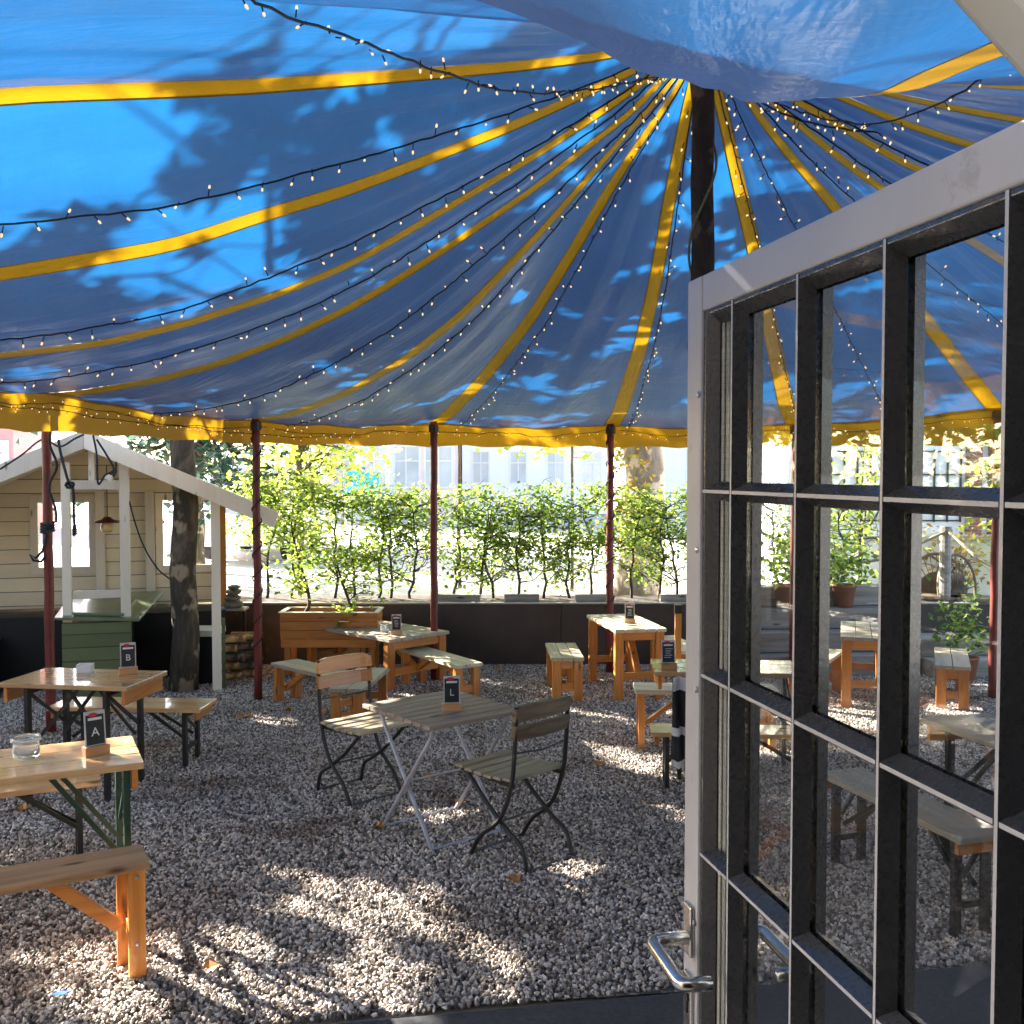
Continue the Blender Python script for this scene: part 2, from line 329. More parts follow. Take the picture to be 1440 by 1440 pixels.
M['rattan'] = mat_wood('brown_rattan', (0.07, 0.045, 0.03), (0.22, 0.15, 0.09), 0.55, axis=2, grain=40)
M['deck'] = mat_wood('silvered_deck_boards', (0.16, 0.145, 0.125), (0.46, 0.43, 0.39), 0.6, axis=0, grain=14)
M['strut'] = mat_plain('beige_painted_strut', (0.40, 0.37, 0.32), 0.5, 0, 0.08, 6, 0.05)
M['clothdark'] = mat_plain('charcoal_cloth', (0.028, 0.030, 0.034), 0.85, 0, 0.3, 10, 0.4)
M['clothwhite'] = mat_plain('white_cloth_band', (0.72, 0.71, 0.70), 0.85, 0, 0.08, 10, 0.3)
M['scrap'] = mat_plain('blue_plastic_scrap', (0.02, 0.15, 0.5), 0.4, 0, 0.2, 20, 0.1)

# ------------------------------------------------------------------ mesh builder
class MB:
    def __init__(s): s.v = []; s.f = []; s.mi = []; s.uv = None
    def add(s, verts, faces, mi=0):
        o = len(s.v); s.v += [tuple(x) for x in verts]; s.f += [tuple(i + o for i in q) for q in faces]; s.mi += [mi] * len(faces); return s
    def box(s, c, d, rot=None, mi=0):
        hx, hy, hz = d[0] / 2, d[1] / 2, d[2] / 2
        p = [Vector((x, y, z)) for z in (-hz, hz) for y in (-hy, hy) for x in (-hx, hx)]
        if rot is not None: p = [rot @ q for q in p]
        c = Vector(c)
        return s.add([q + c for q in p], [(0, 2, 3, 1), (4, 5, 7, 6), (0, 1, 5, 4), (2, 6, 7, 3), (0, 4, 6, 2), (1, 3, 7, 5)], mi)
    def bar(s, a, b, w, h, up=(0, 0, 1), mi=0):
        a = Vector(a); b = Vector(b); x = (b - a).normalized(); u = Vector(up)
        if abs(x.dot(u)) > 0.98: u = Vector((0, 1, 0))
        y = u.cross(x).normalized(); z = x.cross(y)
        return s.box((a + b) / 2, ((b - a).length, w, h), Matrix((x, y, z)).transposed(), mi)
    def tube(s, pts, r, n=8, mi=0, cap=True):
        pts = [Vector(p) for p in pts]; k = len(pts); rs = r if isinstance(r, (list, tuple)) else [r] * k
        o = len(s.v); prev = None
        for i, p in enumerate(pts):
            t = (pts[min(i + 1, k - 1)] - pts[max(i - 1, 0)]).normalized()
            if prev is None:
                a = Vector((0, 0, 1)) if abs(t.z) < 0.9 else Vector((1, 0, 0))
                y = a.cross(t).normalized()
            else: y = (prev - t * prev.dot(t)).normalized()
            prev = y; z = t.cross(y)
            for j in range(n):
                an = 2 * math.pi * j / n
                s.v.append(tuple(p + (y * math.cos(an) + z * math.sin(an)) * rs[i]))
        for i in range(k - 1):
            for j in range(n):
                s.f.append((o + i * n + j, o + i * n + (j + 1) % n, o + (i + 1) * n + (j + 1) % n, o + (i + 1) * n + j)); s.mi.append(mi)
        if cap:
            s.f.append(tuple(o + j for j in reversed(range(n)))); s.mi.append(mi)
            s.f.append(tuple(o + (k - 1) * n + j for j in range(n))); s.mi.append(mi)
        return s
    def lathe(s, prof, n=20, c=(0, 0, 0), mi=0):
        o = len(s.v); c = Vector(c)
        for (r, z) in prof:
            for j in range(n):
                a = 2 * math.pi * j / n; s.v.append((c.x + r * math.cos(a), c.y + r * math.sin(a), c.z + z))
        for i in range(len(prof) - 1):
            for j in range(n):
                s.f.append((o + i * n + j, o + i * n + (j + 1) % n, o + (i + 1) * n + (j + 1) % n, o + (i + 1) * n + j)); s.mi.append(mi)
        return s
    def prism(s, poly, ext, mi=0):
        """poly: list of 3-D points (planar); ext: extrusion vector"""
        n = len(poly); e = Vector(ext); P = [Vector(p) for p in poly]
        return s.add(P + [p + e for p in P], [tuple(reversed(range(n))), tuple(range(n, 2 * n))] + [(i, (i + 1) % n, n + (i + 1) % n, n + i) for i in range(n)], mi)
    def build(s, name, mats, parent=None, bevel=0.0, smooth=False, seg=2):
        me = bpy.data.meshes.new(name); me.from_pydata(s.v, [], s.f)
        if not isinstance(mats, (list, tuple)): mats = [mats]
        for m in mats: me.materials.append(m)
        if len(mats) > 1: me.polygons.foreach_set('material_index', s.mi)
        me.update()
        o = bpy.data.objects.new(name, me); COL.objects.link(o)
        if parent is not None: o.parent = parent
        if smooth: me.polygons.foreach_set('use_smooth', [True] * len(me.polygons))
        if bevel > 0:
            b = o.modifiers.new('Bevel', 'BEVEL'); b.width = bevel; b.segments = seg; b.limit_method = 'ANGLE'; b.angle_limit = R_(40)
            b.harden_normals = False
        return o

def tag(o, label, cat, group=None, kind=None):
    if label: o['label'] = label
    if cat: o['category'] = cat
    if group: o['group'] = group
    if kind: o['kind'] = kind
    return o
def thing(name, label, cat, loc=(0, 0, 0), rz=0.0, group=None):
    o = bpy.data.objects.new(name, None); COL.objects.link(o); o.empty_display_size = 0.1
    o.location = loc; o.rotation_euler = (0, 0, rz); return tag(o, label, cat, group)
def structure(o): o['kind'] = 'structure'; return o
def copy_tree(o, parent=None):
    c = o.copy(); COL.objects.link(c)
    if parent is not None: c.parent = parent
    for ch in list(o.children): copy_tree(ch, c)
    return c

# ------------------------------------------------------------------ camera, sun, sky
cam = bpy.data.cameras.new('camera'); co = bpy.data.objects.new('camera', cam); COL.objects.link(co)
cam.sensor_width = 36; cam.sensor_fit = 'HORIZONTAL'; cam.lens = 36; cam.clip_end = 2000; cam.clip_start = 0.02
co.location = (0, 0, EYE); co.rotation_euler = (R_(90) - PITCH, 0, 0)
sc.camera = co
SUN_EL = R_(25.5); sd = Vector((-0.80, 0.60, 0)).normalized()
SUN = Vector((sd.x * math.cos(SUN_EL), sd.y * math.cos(SUN_EL), math.sin(SUN_EL)))
sl = bpy.data.lights.new('sun', 'SUN'); sl.energy = 5.0; sl.angle = R_(0.38); sl.color = (1.0, 0.93, 0.82)
so = bpy.data.objects.new('sun', sl); COL.objects.link(so); so.rotation_euler = SUN.to_track_quat('Z', 'Y').to_euler(); so.location = (-20, 15, 20)
w = bpy.data.worlds.new('World'); sc.world = w; w.use_nodes = True; nt = w.node_tree
sky = nt.nodes.new('ShaderNodeTexSky'); sky.sky_type = 'NISHITA'; sky.sun_disc = False
sky.air_density = 0.8; sky.dust_density = 2.5; sky.ozone_density = 0.4; sky.sun_elevation = SUN_EL; sky.sun_rotation = math.atan2(SUN.x, SUN.y)
bg = nt.nodes['Background']; bg.inputs[1].default_value = 0.09; nt.links.new(sky.outputs[0], bg.inputs[0])
sc.view_settings.view_transform = 'Standard'; sc.view_settings.look = 'None'; sc.view_settings.exposure = 3.1; sc.view_settings.gamma = 1
sc.render.engine = 'CYCLES'
sc.cycles.use_denoising = True
sc.cycles.max_bounces = 10; sc.cycles.transparent_max_bounces = 16; sc.cycles.diffuse_bounces = 5
sc.cycles.sample_clamp_indirect = 8

# ------------------------------------------------------------------ ground
g = MB(); s_ = 600
g.add([(-s_, -s_, -0.03), (s_, -s_, -0.03), (s_, s_, -0.03), (-s_, s_, -0.03)], [(0, 1, 2, 3)])
structure(g.build('ground', M['paving']))
# gravel bed under the tent
structure(MB().add([(-9, 2.6, 0), (9, 4.8, 0), (9, 10.4, 0), (-9, 10.4, 0)], [(0, 1, 2, 3)]).build('gravel_ground', M['gravel']))
# asphalt apron along the building
pa, pb = gp(565, 1440), gp(945, 1405)
dv = (pb - pa).normalized(); a0 = pa - dv * 9; a1 = pa + dv * 9
asp = MB(); nrm = Vector((-dv.y, dv.x, 0))
asp.prism([a0 - nrm * 4.0 + Vector((0, 0, -0.02)), a1 - nrm * 4.0 + Vector((0, 0, -0.02)), a1 + Vector((0, 0, -0.02)), a0 + Vector((0, 0, -0.02))], (0, 0, 0.045))
structure(asp.build('asphalt_path', M['asphalt'], bevel=0.006))

def pebbles():
    pl = MB(); poly = [gp(-160, 1560), gp(1000, 1480), gp(1640, 1380), gp(1520, 960), gp(900, 938), gp(260, 938), gp(-160, 1010)]
    # only the visible wedge of the bed; the voronoi bed carries on outside it
    poly = [(-3.6, 3.05), (0.6, 3.80), (3.6, 4.30), (4.8, 7.0), (4.8, 10.3), (-4.2, 10.3), (-4.9, 7.4)]
    pl.add([(x, y, 0.004) for x, y in poly], [tuple(range(len(poly)))])
    o = pl.build('gravel', M['pebble']); o['kind'] = 'stuff'; o['label'] = 'grey and brown loose gravel covering the beer garden floor'
    ng = bpy.data.node_groups.new('gravel_scatter', 'GeometryNodeTree')
    ng.interface.new_socket('Geometry', in_out='INPUT', socket_type='NodeSocketGeometry')
    ng.interface.new_socket('Geometry', in_out='OUTPUT', socket_type='NodeSocketGeometry')
    N = ng.nodes; L = ng.links
    gi = N.new('NodeGroupInput'); go = N.new('NodeGroupOutput')
    dpn = N.new('GeometryNodeDistributePointsOnFaces'); dpn.inputs['Density'].default_value = 4600; dpn.inputs['Seed'].default_value = 3
    L.new(gi.outputs[0], dpn.inputs['Mesh'])
    ico = N.new('GeometryNodeMeshIcoSphere'); ico.inputs['Radius'].default_value = 0.0090; ico.inputs['Subdivisions'].default_value = 2
    nz = N.new('ShaderNodeTexNoise'); nz.inputs['Scale'].default_value = 90
    sub = N.new('ShaderNodeVectorMath'); sub.operation = 'SUBTRACT'; sub.inputs[1].default_value = (0.5, 0.5, 0.5); L.new(nz.outputs['Color'], sub.inputs[0])
    scl = N.new('ShaderNodeVectorMath'); scl.operation = 'SCALE'; scl.inputs['Scale'].default_value = 0.015; L.new(sub.outputs[0], scl.inputs[0])
    sp = N.new('GeometryNodeSetPosition'); L.new(ico.outputs['Mesh'], sp.inputs['Geometry']); L.new(scl.outputs[0], sp.inputs['Offset'])
    sm = N.new('GeometryNodeSetMaterial'); sm.inputs['Material'].default_value = M['pebble']; L.new(sp.outputs[0], sm.inputs['Geometry'])
    iop = N.new('GeometryNodeInstanceOnPoints'); L.new(dpn.outputs['Points'], iop.inputs['Points']); L.new(sm.outputs[0], iop.inputs['Instance'])
    rr = N.new('FunctionNodeRandomValue'); rr.data_type = 'FLOAT_VECTOR'; rr.inputs[0].default_value = (0, 0, 0); rr.inputs[1].default_value = (6.28, 6.28, 6.28); rr.inputs['Seed'].default_value = 1
    rs = N.new('FunctionNodeRandomValue'); rs.data_type = 'FLOAT_VECTOR'; rs.inputs[0].default_value = (0.6, 0.6, 0.5); rs.inputs[1].default_value = (1.75, 1.3, 1.0); rs.inputs['Seed'].default_value = 2
    L.new(rr.outputs[0], iop.inputs['Rotation']); L.new(rs.outputs[0], iop.inputs['Scale'])
    L.new(iop.outputs[0], go.inputs[0])
    md = o.modifiers.new('scatter', 'NODES'); md.node_group = ng
pebbles()

# ------------------------------------------------------------------ tent
TC = np.array([0.92, 5.0])
PROF = {  # per rib: azimuth -> (r, z) along it
 89.5: [(0.1, 4.03), (0.4, 3.92), (0.7, 3.78), (1.12, 3.56), (1.75, 3.18), (2.6, 2.86), (4.08, 2.49), (5, 2.41)],
 109.5: [(0.1, 4.0), (0.22, 3.9), (0.61, 3.78), (1.07, 3.61), (1.6, 3.37), (2.31, 3.07), (2.69, 2.95), (3.53, 2.70), (4.57, 2.46), (5, 2.41)],
 129.5: [(0.1, 4.0), (0.17, 3.9), (0.51, 3.71), (0.79, 3.55), (1.17, 3.33), (1.43, 3.2), (1.92, 2.95), (2.6, 2.72), (3.39, 2.53), (4.35, 2.41), (5, 2.40)],
 149.5: [(0.1, 4.0), (0.18, 3.91), (0.35, 3.75), (0.61, 3.63), (0.94, 3.45), (1.64, 3.15), (2.15, 2.95), (2.72, 2.78), (3.29, 2.66), (3.9, 2.58), (4.62, 2.53), (5, 2.53)],
 169.5: [(0.1, 4.0), (0.23, 3.89), (0.46, 3.74), (0.77, 3.55), (0.94, 3.46), (1.38, 3.23), (1.76, 3.03), (2.15, 2.89), (2.72, 2.74), (3.21, 2.65), (3.84, 2.60), (5, 2.57)],
 189.5: [(0.1, 4.0), (0.3, 3.89), (0.65, 3.71), (0.93, 3.57), (1.66, 3.25), (2.1, 3.1), (2.46, 2.96), (3.19, 2.81), (4, 2.68), (5, 2.58)],
 209.5: [(0.1, 4.02), (0.54, 3.86), (1.05, 3.71), (2.16, 3.43), (3.04, 3.24), (4, 2.9), (5, 2.5)],
 229.5: [(0.1, 4.02), (0.5, 3.9), (1.0, 3.8), (1.8, 3.58), (2.5, 3.38), (3, 3.22), (4, 2.85), (5, 2.5)],
 249.5: [(0.1, 4.02), (0.5, 3.86), (1.0, 3.68), (1.5, 3.50), (2, 3.33), (2.5, 3.15), (3, 2.97), (3.5, 2.81), (4, 2.66), (4.7, 2.5)],
 269.5: [(0.1, 3.95), (0.5, 3.7), (1.0, 3.47), (1.46, 3.275), (2, 3.035), (2.57, 2.835), (2.87, 2.78), (3.1, 2.725), (3.5, 2.64), (4.05, 2.54)],
 289.5: [(0.1, 3.97), (0.3, 3.83), (0.6, 3.68), (0.97, 3.52), (1.39, 3.38), (1.89, 3.29), (2.5, 3.15), (3.2, 2.97), (4.05, 2.70)],
 309.5: [(0.1, 3.97), (0.37, 3.85), (0.69, 3.7), (1.0, 3.56), (1.5, 3.38), (2.5, 3.08), (3.5, 2.78), (4.5, 2.52)],
 329.5: [(0.1, 3.98), (0.4, 3.84), (0.8, 3.64), (1.2, 3.48), (2, 3.2), (3, 2.88), (5, 2.4)],
 349.5: [(0.1, 3.98), (0.4, 3.84), (0.74, 3.67), (0.9, 3.59), (1.17, 3.48), (2, 3.2), (3, 2.85), (5, 2.4)],
 9.5: [(0.1, 3.97), (0.33, 3.82), (0.63, 3.7), (0.83, 3.6), (1.06, 3.49), (2, 3.2), (3, 2.9), (5, 2.4)],
 29.5: [(0.1, 3.98), (0.37, 3.85), (0.56, 3.76), (0.82, 3.65), (1.15, 3.52), (2, 3.3), (3, 3.0), (5, 2.4)],
 49.5: [(0.1, 4.0), (0.35, 3.92), (0.59, 3.82), (0.93, 3.71), (1.4, 3.59), (2.77, 3.19), (3.8, 2.85), (4.76, 2.55), (5, 2.48)],
 69.5: [(0.1, 4.02), (0.37, 3.95), (0.67, 3.86), (1.13, 3.69), (1.85, 3.46), (2.74, 3.1), (4.16, 2.53), (5, 2.4)],
}
AZ = sorted(PROF)
RG = np.linspace(0, 5.2, 521)
TAB = {}
for a in AZ:
    rr, zz = zip(*PROF[a]); y = np.interp(RG, rr, zz)
    # keep sloping past the ends, then smooth
    k = 25; pad = np.concatenate([np.full(k, y[0]), y, y[-1] + (y[-1] - y[-20]) / 19 * np.arange(1, k + 1)])
    y = np.convolve(pad, np.hanning(2 * k + 1) / np.hanning(2 * k + 1).sum(), 'valid')
    y = np.where(RG < 0.25, y * (RG / 0.25) + np.interp(RG, rr, zz) * (1 - RG / 0.25), y)
    TAB[a] = y
HN = Vector((0.46, 0.50, 0)); DD = Vector((-0.2083, 1.0, 0)).normalized(); NN = Vector((DD.y, -DD.x, 0))   # door hinge line, door direction, door normal (away from the viewer's side)
FN = DD.copy()                                           # facade faces along the opened door
def R_edge(az):
    k = round((az - 89.5) / 20 - 0.5); mid = 89.5 + 20 * (k + 0.5)
    R = 5.0 * math.cos(R_(10)) / math.cos(R_(az - mid))
    u = Vector((math.cos(R_(az)), math.sin(R_(az)), 0)); c = Vector((TC[0], TC[1], 0)) - HN
    q = u.dot(FN)
    if q < 0: R = min(R, (0.33 - c.dot(FN)) / q)
    return R
def tz(az, r):
    a = (az - 9.5) % 360; i = int(a // 20); t = a / 20 - i
    z0 = np.interp(r, RG, TAB[AZ[i % 18]]); z1 = np.interp(r, RG, TAB[AZ[(i + 1) % 18]])
    t2 = t
    z = z0 * (1 - t2) + z1 * t2
    z -= (0.12 if 249.5 < az % 360 < 269.5 else 0.045) * math.sin(math.pi * t) * min(1, r / 2.5)
    # folds fanning out from the mast and slack creases
    z += 0.010 * math.sin(az * 0.9 + 1.7 * math.sin(r * 1.1)) * min(1, r / 2) * math.sin(math.pi * t)
    z += 0.006 * math.sin(az * 2.3 + r * 2.0) * min(1, r / 2) * math.sin(math.pi * t)
    return float(z)
def tp(az, r, dz=0.0):
    return Vector((TC[0] + r * math.cos(R_(az)), TC[1] + r * math.sin(R_(az)), tz(az, r) + dz))

tent = thing('circus_tent', 'round blue circus tent canopy with yellow ribs and yellow valance over the gravel garden', 'tent', (TC[0], TC[1], 0))
TLOC = Vector((TC[0], TC[1], 0))
def uvmesh(name, grid, uvs, mat, parent):
    nr = len(grid); ncol = len(grid[0])
    me = bpy.data.meshes.new(name)
    me.from_pydata([tuple(p - TLOC) for row in grid for p in row], [], [(i * ncol + j, i * ncol + j + 1, (i + 1) * ncol + j + 1, (i + 1) * ncol + j) for i in range(nr - 1) for j in range(ncol - 1)])
    ul = me.uv_layers.new(name='UVMap'); flat = [q for row in uvs for q in row]
    ul.data.foreach_set('uv', [c for l in me.loops for c in flat[l.vertex_index]])
    me.materials.append(mat); me.polygons.foreach_set('use_smooth', [True] * len(me.polygons)); me.update()
    o = bpy.data.objects.new(name, me); COL.objects.link(o); o.parent = parent; return o
def rib_w(r): return 0.056 + 0.021 * r
for a in AZ:
    grid, uvs = [], []
    for i in range(49):
        row, ur = [], []
        for j in range(17):
            az = a + 20 * j / 16; r = 0.10 + (R_edge(az) - 0.10) * i / 48
            hw = min(9.7, math.degrees((0.5 * rib_w(r) - 0.007) / r))
            az = a + hw + (20 - 2 * hw) * j / 16; r = 0.10 + (R_edge(az) - 0.10) * i / 48
            row.append(tp(az, r)); ur.append((R_(az - a - 10) * r + a * 1.7, r))
        grid.append(row); uvs.append(ur)
    uvmesh('canopy_panel', grid, uvs, M['tarp'], tent)
for a in AZ:
    grid, uvs = [], []
    for i in range(41):
        r = 0.11 + (R_edge(a) - 0.11) * i / 40; wd = rib_w(r)
        row, ur = [], []
        for j in range(5):
            t = (j / 4 - 0.5) * wd; aj = a + math.degrees(t / max(r, 0.3))
            row.append(tp(aj, r, -0.0015)); ur.append((a + t * 4, r * 2))
        grid.append(row); uvs.append(ur)
    uvmesh('rib_strip', grid, uvs, M['yellow'], tent)
def edge_strip(name, azs, f_top, f_bot, rows=5):
    grid, uvs = [], []
    for i in range(rows):
        t = i / (rows - 1); row, ur = [], []
        for az in azs:
            A, B = f_top(az), f_bot(az); row.append(A.lerp(B, t)); ur.append((R_(az) * 5, t * 0.4))
        grid.append(row); uvs.append(ur)
    return uvmesh(name, grid, uvs, M['yellow'], tent)
azf = [-38 + 2.0 * i for i in range(0, 139)]      # -38 .. 238 deg: the open side away from the building
edge_strip('edge_band', [i * 2.0 for i in range(181)], lambda az: tp(az, R_edge(az) - 0.10, -0.006), lambda az: tp(az, R_edge(az) - 0.002, -0.006), 3)
def val_bot(az):
    p = tp(az, R_edge(az)); p.z = 2.195 + 0.055 * max(0, min(1, (az - 128) / 22)) + 0.012 * math.sin(az * 0.9) + 0.006 * math.sin(az * 3.1)
    sway = 0.02 * math.sin(az * 1.7); u = Vector((math.cos(R_(az)), math.sin(R_(az)), 0)); return p + u * sway
edge_strip('valance', azf, lambda az: tp(az, R_edge(az)), val_bot, 7)

# mast and edge poles
def wob_tube(x, y, z0, z1, r0, r1, n=12, k=14, amp=0.006, seed=0):
    rr = random.Random(seed); pts = []; rs = []
    for i in range(k + 1):
        t = i / k; pts.append((x + rr.uniform(-amp, amp), y + rr.uniform(-amp, amp), z0 + (z1 - z0) * t)); rs.append(r0 + (r1 - r0) * t + rr.uniform(-amp, amp) * 0.4)
    return MB().tube(pts, rs, n)
mast = thing('tent_mast', 'dark round timber mast holding up the tent peak behind the door', 'tent pole', (TC[0], TC[1], 0))
wob_tube(0, 0, 0, 4.1, 0.066, 0.052, 14, 16, 0.005, 3).build('pole', M['pole_wood'], mast, smooth=True)
MB().tube([(0, 0, 3.93), (0, 0, 4.06)], 0.10, 16).build('peak_collar', M['yellow'], mast)
tw = thing('twine', 'pale green twine wound around the dark tent mast', 'twine', (TC[0], TC[1], 0))
pts = []
for i in range(90):
    t = i / 89; an = t * 9; pts.append((0.064 * math.cos(an), 0.064 * math.sin(an) - 0.004, 2.6 + 1.25 * t))
for k in range(40): an = k * 0.6; pts.append((0.066 * math.cos(an), 0.066 * math.sin(an), 2.59 - 0.001 * k))
MB().tube(pts, 0.006, 6).build('cord', M['twine'], tw)

pole_az = {149.5: 'dark red tent pole leaning by the cream hut, tied with dark rope', 129.5: 'red tent pole between the tree trunk and the wooden planter box',
           109.5: 'red tent pole behind the square wooden table in front of the dark wall', 89.5: 'red tent pole beside the bar table under the valance',
           69.5: 'red tent pole seen through the glazed door nearest its free edge', 49.5: 'red tent pole seen through the glazed door at its hinge side',
           169.5: None, 29.5: None, 9.5: None, 189.5: None}
POLE = {}
for k, (a, lab) in enumerate(pole_az.items()):
    p = tp(a, R_edge(a) - 0.02)
    if a == 149.5: p = Vector((-3.46, 7.62, p.z))
    if a == 129.5: p = Vector((-2.17, 8.70, p.z))
    if a == 109.5: p = Vector((-0.73, 9.55, p.z))
    if a == 89.5: p = Vector((0.95, 9.90, p.z))
    if lab is None: continue
    t = thing('tent_pole', lab, 'tent pole', (p.x, p.y, 0), 0, 'red poles around the tent edge')
    wob_tube(0, 0, -0.02, p.z + 0.01, 0.036, 0.033, 12, 14, 0.004, k).build('pole', M['red_pole'], t, smooth=True)
    MB().tube([(0, 0, p.z - 0.09), (0, 0, p.z - 0.02)], 0.046, 14).build('clamp', M['black'], t)
    if a in (129.5, 89.5):                       # cable wound around the pole
        pts = [(0.041 * math.cos(i * 0.55), 0.041 * math.sin(i * 0.55), 0.35 + (p.z - 0.5) * i / 110) for i in range(111)]
        MB().tube(pts, 0.006, 6).build('cable', M['cable'], t)
    POLE[a] = p

# ------------------------------------------------------------------ fairy lights
_bm = MB(); _bm.tube([(0, 0, 0), (0, 0, -0.034)], 0.0028, 6, 0); _bm.tube([(0, 0, -0.031), (0, 0, -0.037), (0, 0, -0.043), (0, 0, -0.048)], [0.003, 0.0050, 0.0045, 0.0018], 8, 1)
_proto = _bm.build('bulb', [M['cable'], M['bulb']]); BULB = _proto.data; bpy.data.objects.remove(_proto)
def resample(pts, step):
    out = [pts[0].copy()]; acc = 0.0
    for a, b in zip(pts[:-1], pts[1:]):
        L = (b - a).length
        if L == 0: continue
        pos = step - acc
        while pos <= L:
            out.append(a.lerp(b, pos / L)); pos += step
        acc = L - (pos - step)
    return out
def light_string(pts, label, step=0.10, group='fairy light strings under the tent', limit=98, rad=0.0042, bs=1.0):
    pts = [Vector(p) for p in pts]; base = pts[-1]
    o = thing('fairy_light_string', label, 'fairy lights', base, 0, group)
    # twisted cable
    fine = resample(pts, 0.05)
    q = [p - base + Vector((rnd.uniform(-.003, .003), rnd.uniform(-.003, .003), rnd.uniform(-.004, .004))) for p in fine]
    MB().tube(q, rad, 6).build('cable', M['cable'], o)
    for p in resample(pts, step)[1:limit]:
        b = bpy.data.objects.new('bulb', BULB); COL.objects.link(b); b.parent = o
        b.scale = (bs, bs, bs); b.location = p - base + Vector((rnd.uniform(-.02, .02), rnd.uniform(-.02, .02), rnd.uniform(-.004, .004)))
        up = rnd.random() < 0.22
        b.rotation_euler = (rnd.gauss(0, 0.55) + (math.pi if up else 0), rnd.gauss(0, 0.55), rnd.uniform(0, 6.28))
    return o
def rib_string(az0, az1, label, sag=0.05, step=0.115, r0=0.16):
    pts = []
    for i in range(60):
        t = i / 59; r = r0 + (R_edge(az1) - 0.1 - r0) * t; az = az0 + (az1 - az0) * min(1, t * 1.6)
        pts.append(tp(az, r, -0.022 - sag * math.sin(math.pi * t) ** 1.2))
    return light_string(pts, label, step)
for a0, a1, lab, sg in [
    (199, 199, 'fairy light string across the wide blue panel below the topmost yellow rib at left', 0.05),
    (179, 180, 'fairy light string below the second yellow rib at left', 0.05),
    (164, 162, 'fairy light string hugging the lower edge of the third yellow rib from top left', 0.02),
    (143, 141, 'fairy light string ending over the hut between two yellow ribs', 0.05),
    (126, 126.5, 'fairy light string along the rib that ends above the tree trunk pole', 0.02),
    (107, 107, 'fairy light string along the rib ending at the pole behind the square table', 0.015),
    (86.5, 87.6, 'fairy light string beside the wide rib left of the mast', 0.015),
    (68, 68.6, 'fairy light string lying on the first rib right of the mast', 0.012),
    (59, 59, 'fairy light string on the dark blue panel right of the first rib beyond the mast', 0.03),
    (39, 39, 'fairy light string between the second and third ribs right of the mast', 0.03),
    (20, 20, 'fairy light string above the pale door rail between narrow ribs', 0.03),
    (1, 1, 'fairy light string nearest the door top among the bunched right-hand strings', 0.03)]:
    rib_string(a0, a1, lab, sg)
def plane_pts(pix, az):
    n = np.array([-math.sin(R_(az)), math.cos(R_(az))]); out = []
    for q in pix:
        d = ray(*q); t = (TC @ n) / (d[:2] @ n); P = d * t; out.append(Vector((P[0], P[1], P[2] + EYE)))
    return out
def smooth_path(pts, n=60):
    pts = [Vector(p) for p in pts]; P = [pts[0] * 2 - pts[1]] + pts + [pts[-1] * 2 - pts[-2]]; out = []
    for i in range(1, len(P) - 2):
        for k in range(n // (len(pts) - 1)):
            t = k / (n // (len(pts) - 1)); a, b, c, d = P[i - 1], P[i], P[i + 1], P[i + 2]
            out.append(0.5 * ((2 * b) + (c - a) * t + (2 * a - 5 * b + 4 * c - d) * t * t + (3 * b - a - 3 * c + d) * t ** 3))
    out.append(pts[-1]); return out
pl = plane_pts([(358, 0), (500, 55), (610, 97), (720, 128), (830, 126), (940, 104)], 245)
light_string(smooth_path([pl[0] + (pl[0] - pl[1]) * 0.5 + Vector((0, 0, 0.12))] + pl, 72), 'thick drooping fairy light string crossing the top left corner towards the mast', 0.062, rad=0.0032, bs=0.62)
pr_ = plane_pts([(1440, 92), (1342, 135), (1250, 172), (1165, 168), (1080, 140), (1010, 112)], -75)
light_string(smooth_path([tp(-75, 3.2, -0.10)] + pr_, 72), 'thick drooping fairy light string below the big near yellow rib at top right', 0.06, rad=0.0032, bs=0.62)
pr_ = plane_pts([(1300, 192), (1230, 186), (1150, 176), (1080, 150), (1015, 112)], 0)
light_string(smooth_path(pr_, 72), 'short fairy light string sagging just above the white door top rail', 0.07)
for aa, ab, lab in [(90, 128, 'fairy light string along the yellow valance between the tree trunk pole and the bar table'), (128, 178, 'fairy light string along the valance above the cream hut'),
                    (38, 89, 'fairy light string along the valance seen through the glazed door'), (118, 178, 'second lower fairy light string on the valance above the hut')]:
    pts = []
    low = 'second' in lab
    for i in range(61):
        az = aa + (ab - aa) * i / 60; p = tp(az, R_edge(az) - 0.05); p.z -= (0.085 if low else 0.05) + 0.03 * math.sin(math.pi * ((i / 60 * 3) % 1)); pts.append(p)
    light_string(pts, lab, 0.085 if not low else 0.11, bs=0.72, rad=0.003)

# ------------------------------------------------------------------ glazed door
door = thing('glazed_door', 'tall glazed door with pale frame and dark-shaded glazing bars standing open on the right', 'door', (HN.x, HN.y, 0), math.atan2(DD.y, DD.x))
# local: x along door (0 hinge .. W free edge), +y = left/viewer side... (rotated 90 deg ccw from DD) , z up
Wd = (1.5 - 0.5) / DD.y; ZT, ZB = 2.227, 0.17
offs = (0.568 - 0.2083 * 0.5) - HN.x    # face line passes X=.568-.2083Y
FY = -offs * DD.y                        # local y of the viewer-side face
T = 0.050
def on(s_from_free): return Wd - s_from_free
zbars = [1.924, 1.662, 1.404, 1.146, 0.886, 0.626]
xbars = [on(0.150), on(0.330), on(0.508), on(0.684), on(0.860)]
fs, ft, fb = 0.053, 0.050, 0.20
rev = 0.021                               # depth of the reveal down to the glass
fr_ = MB()
for (x0, x1, z0, z1) in [(0, fs + 0.02, ZB, ZT), (Wd - fs, Wd, ZB, ZT)]:
    fr_.box(((x0 + x1) / 2, FY - T / 2, (z0 + z1) / 2), (x1 - x0, T, z1 - z0))
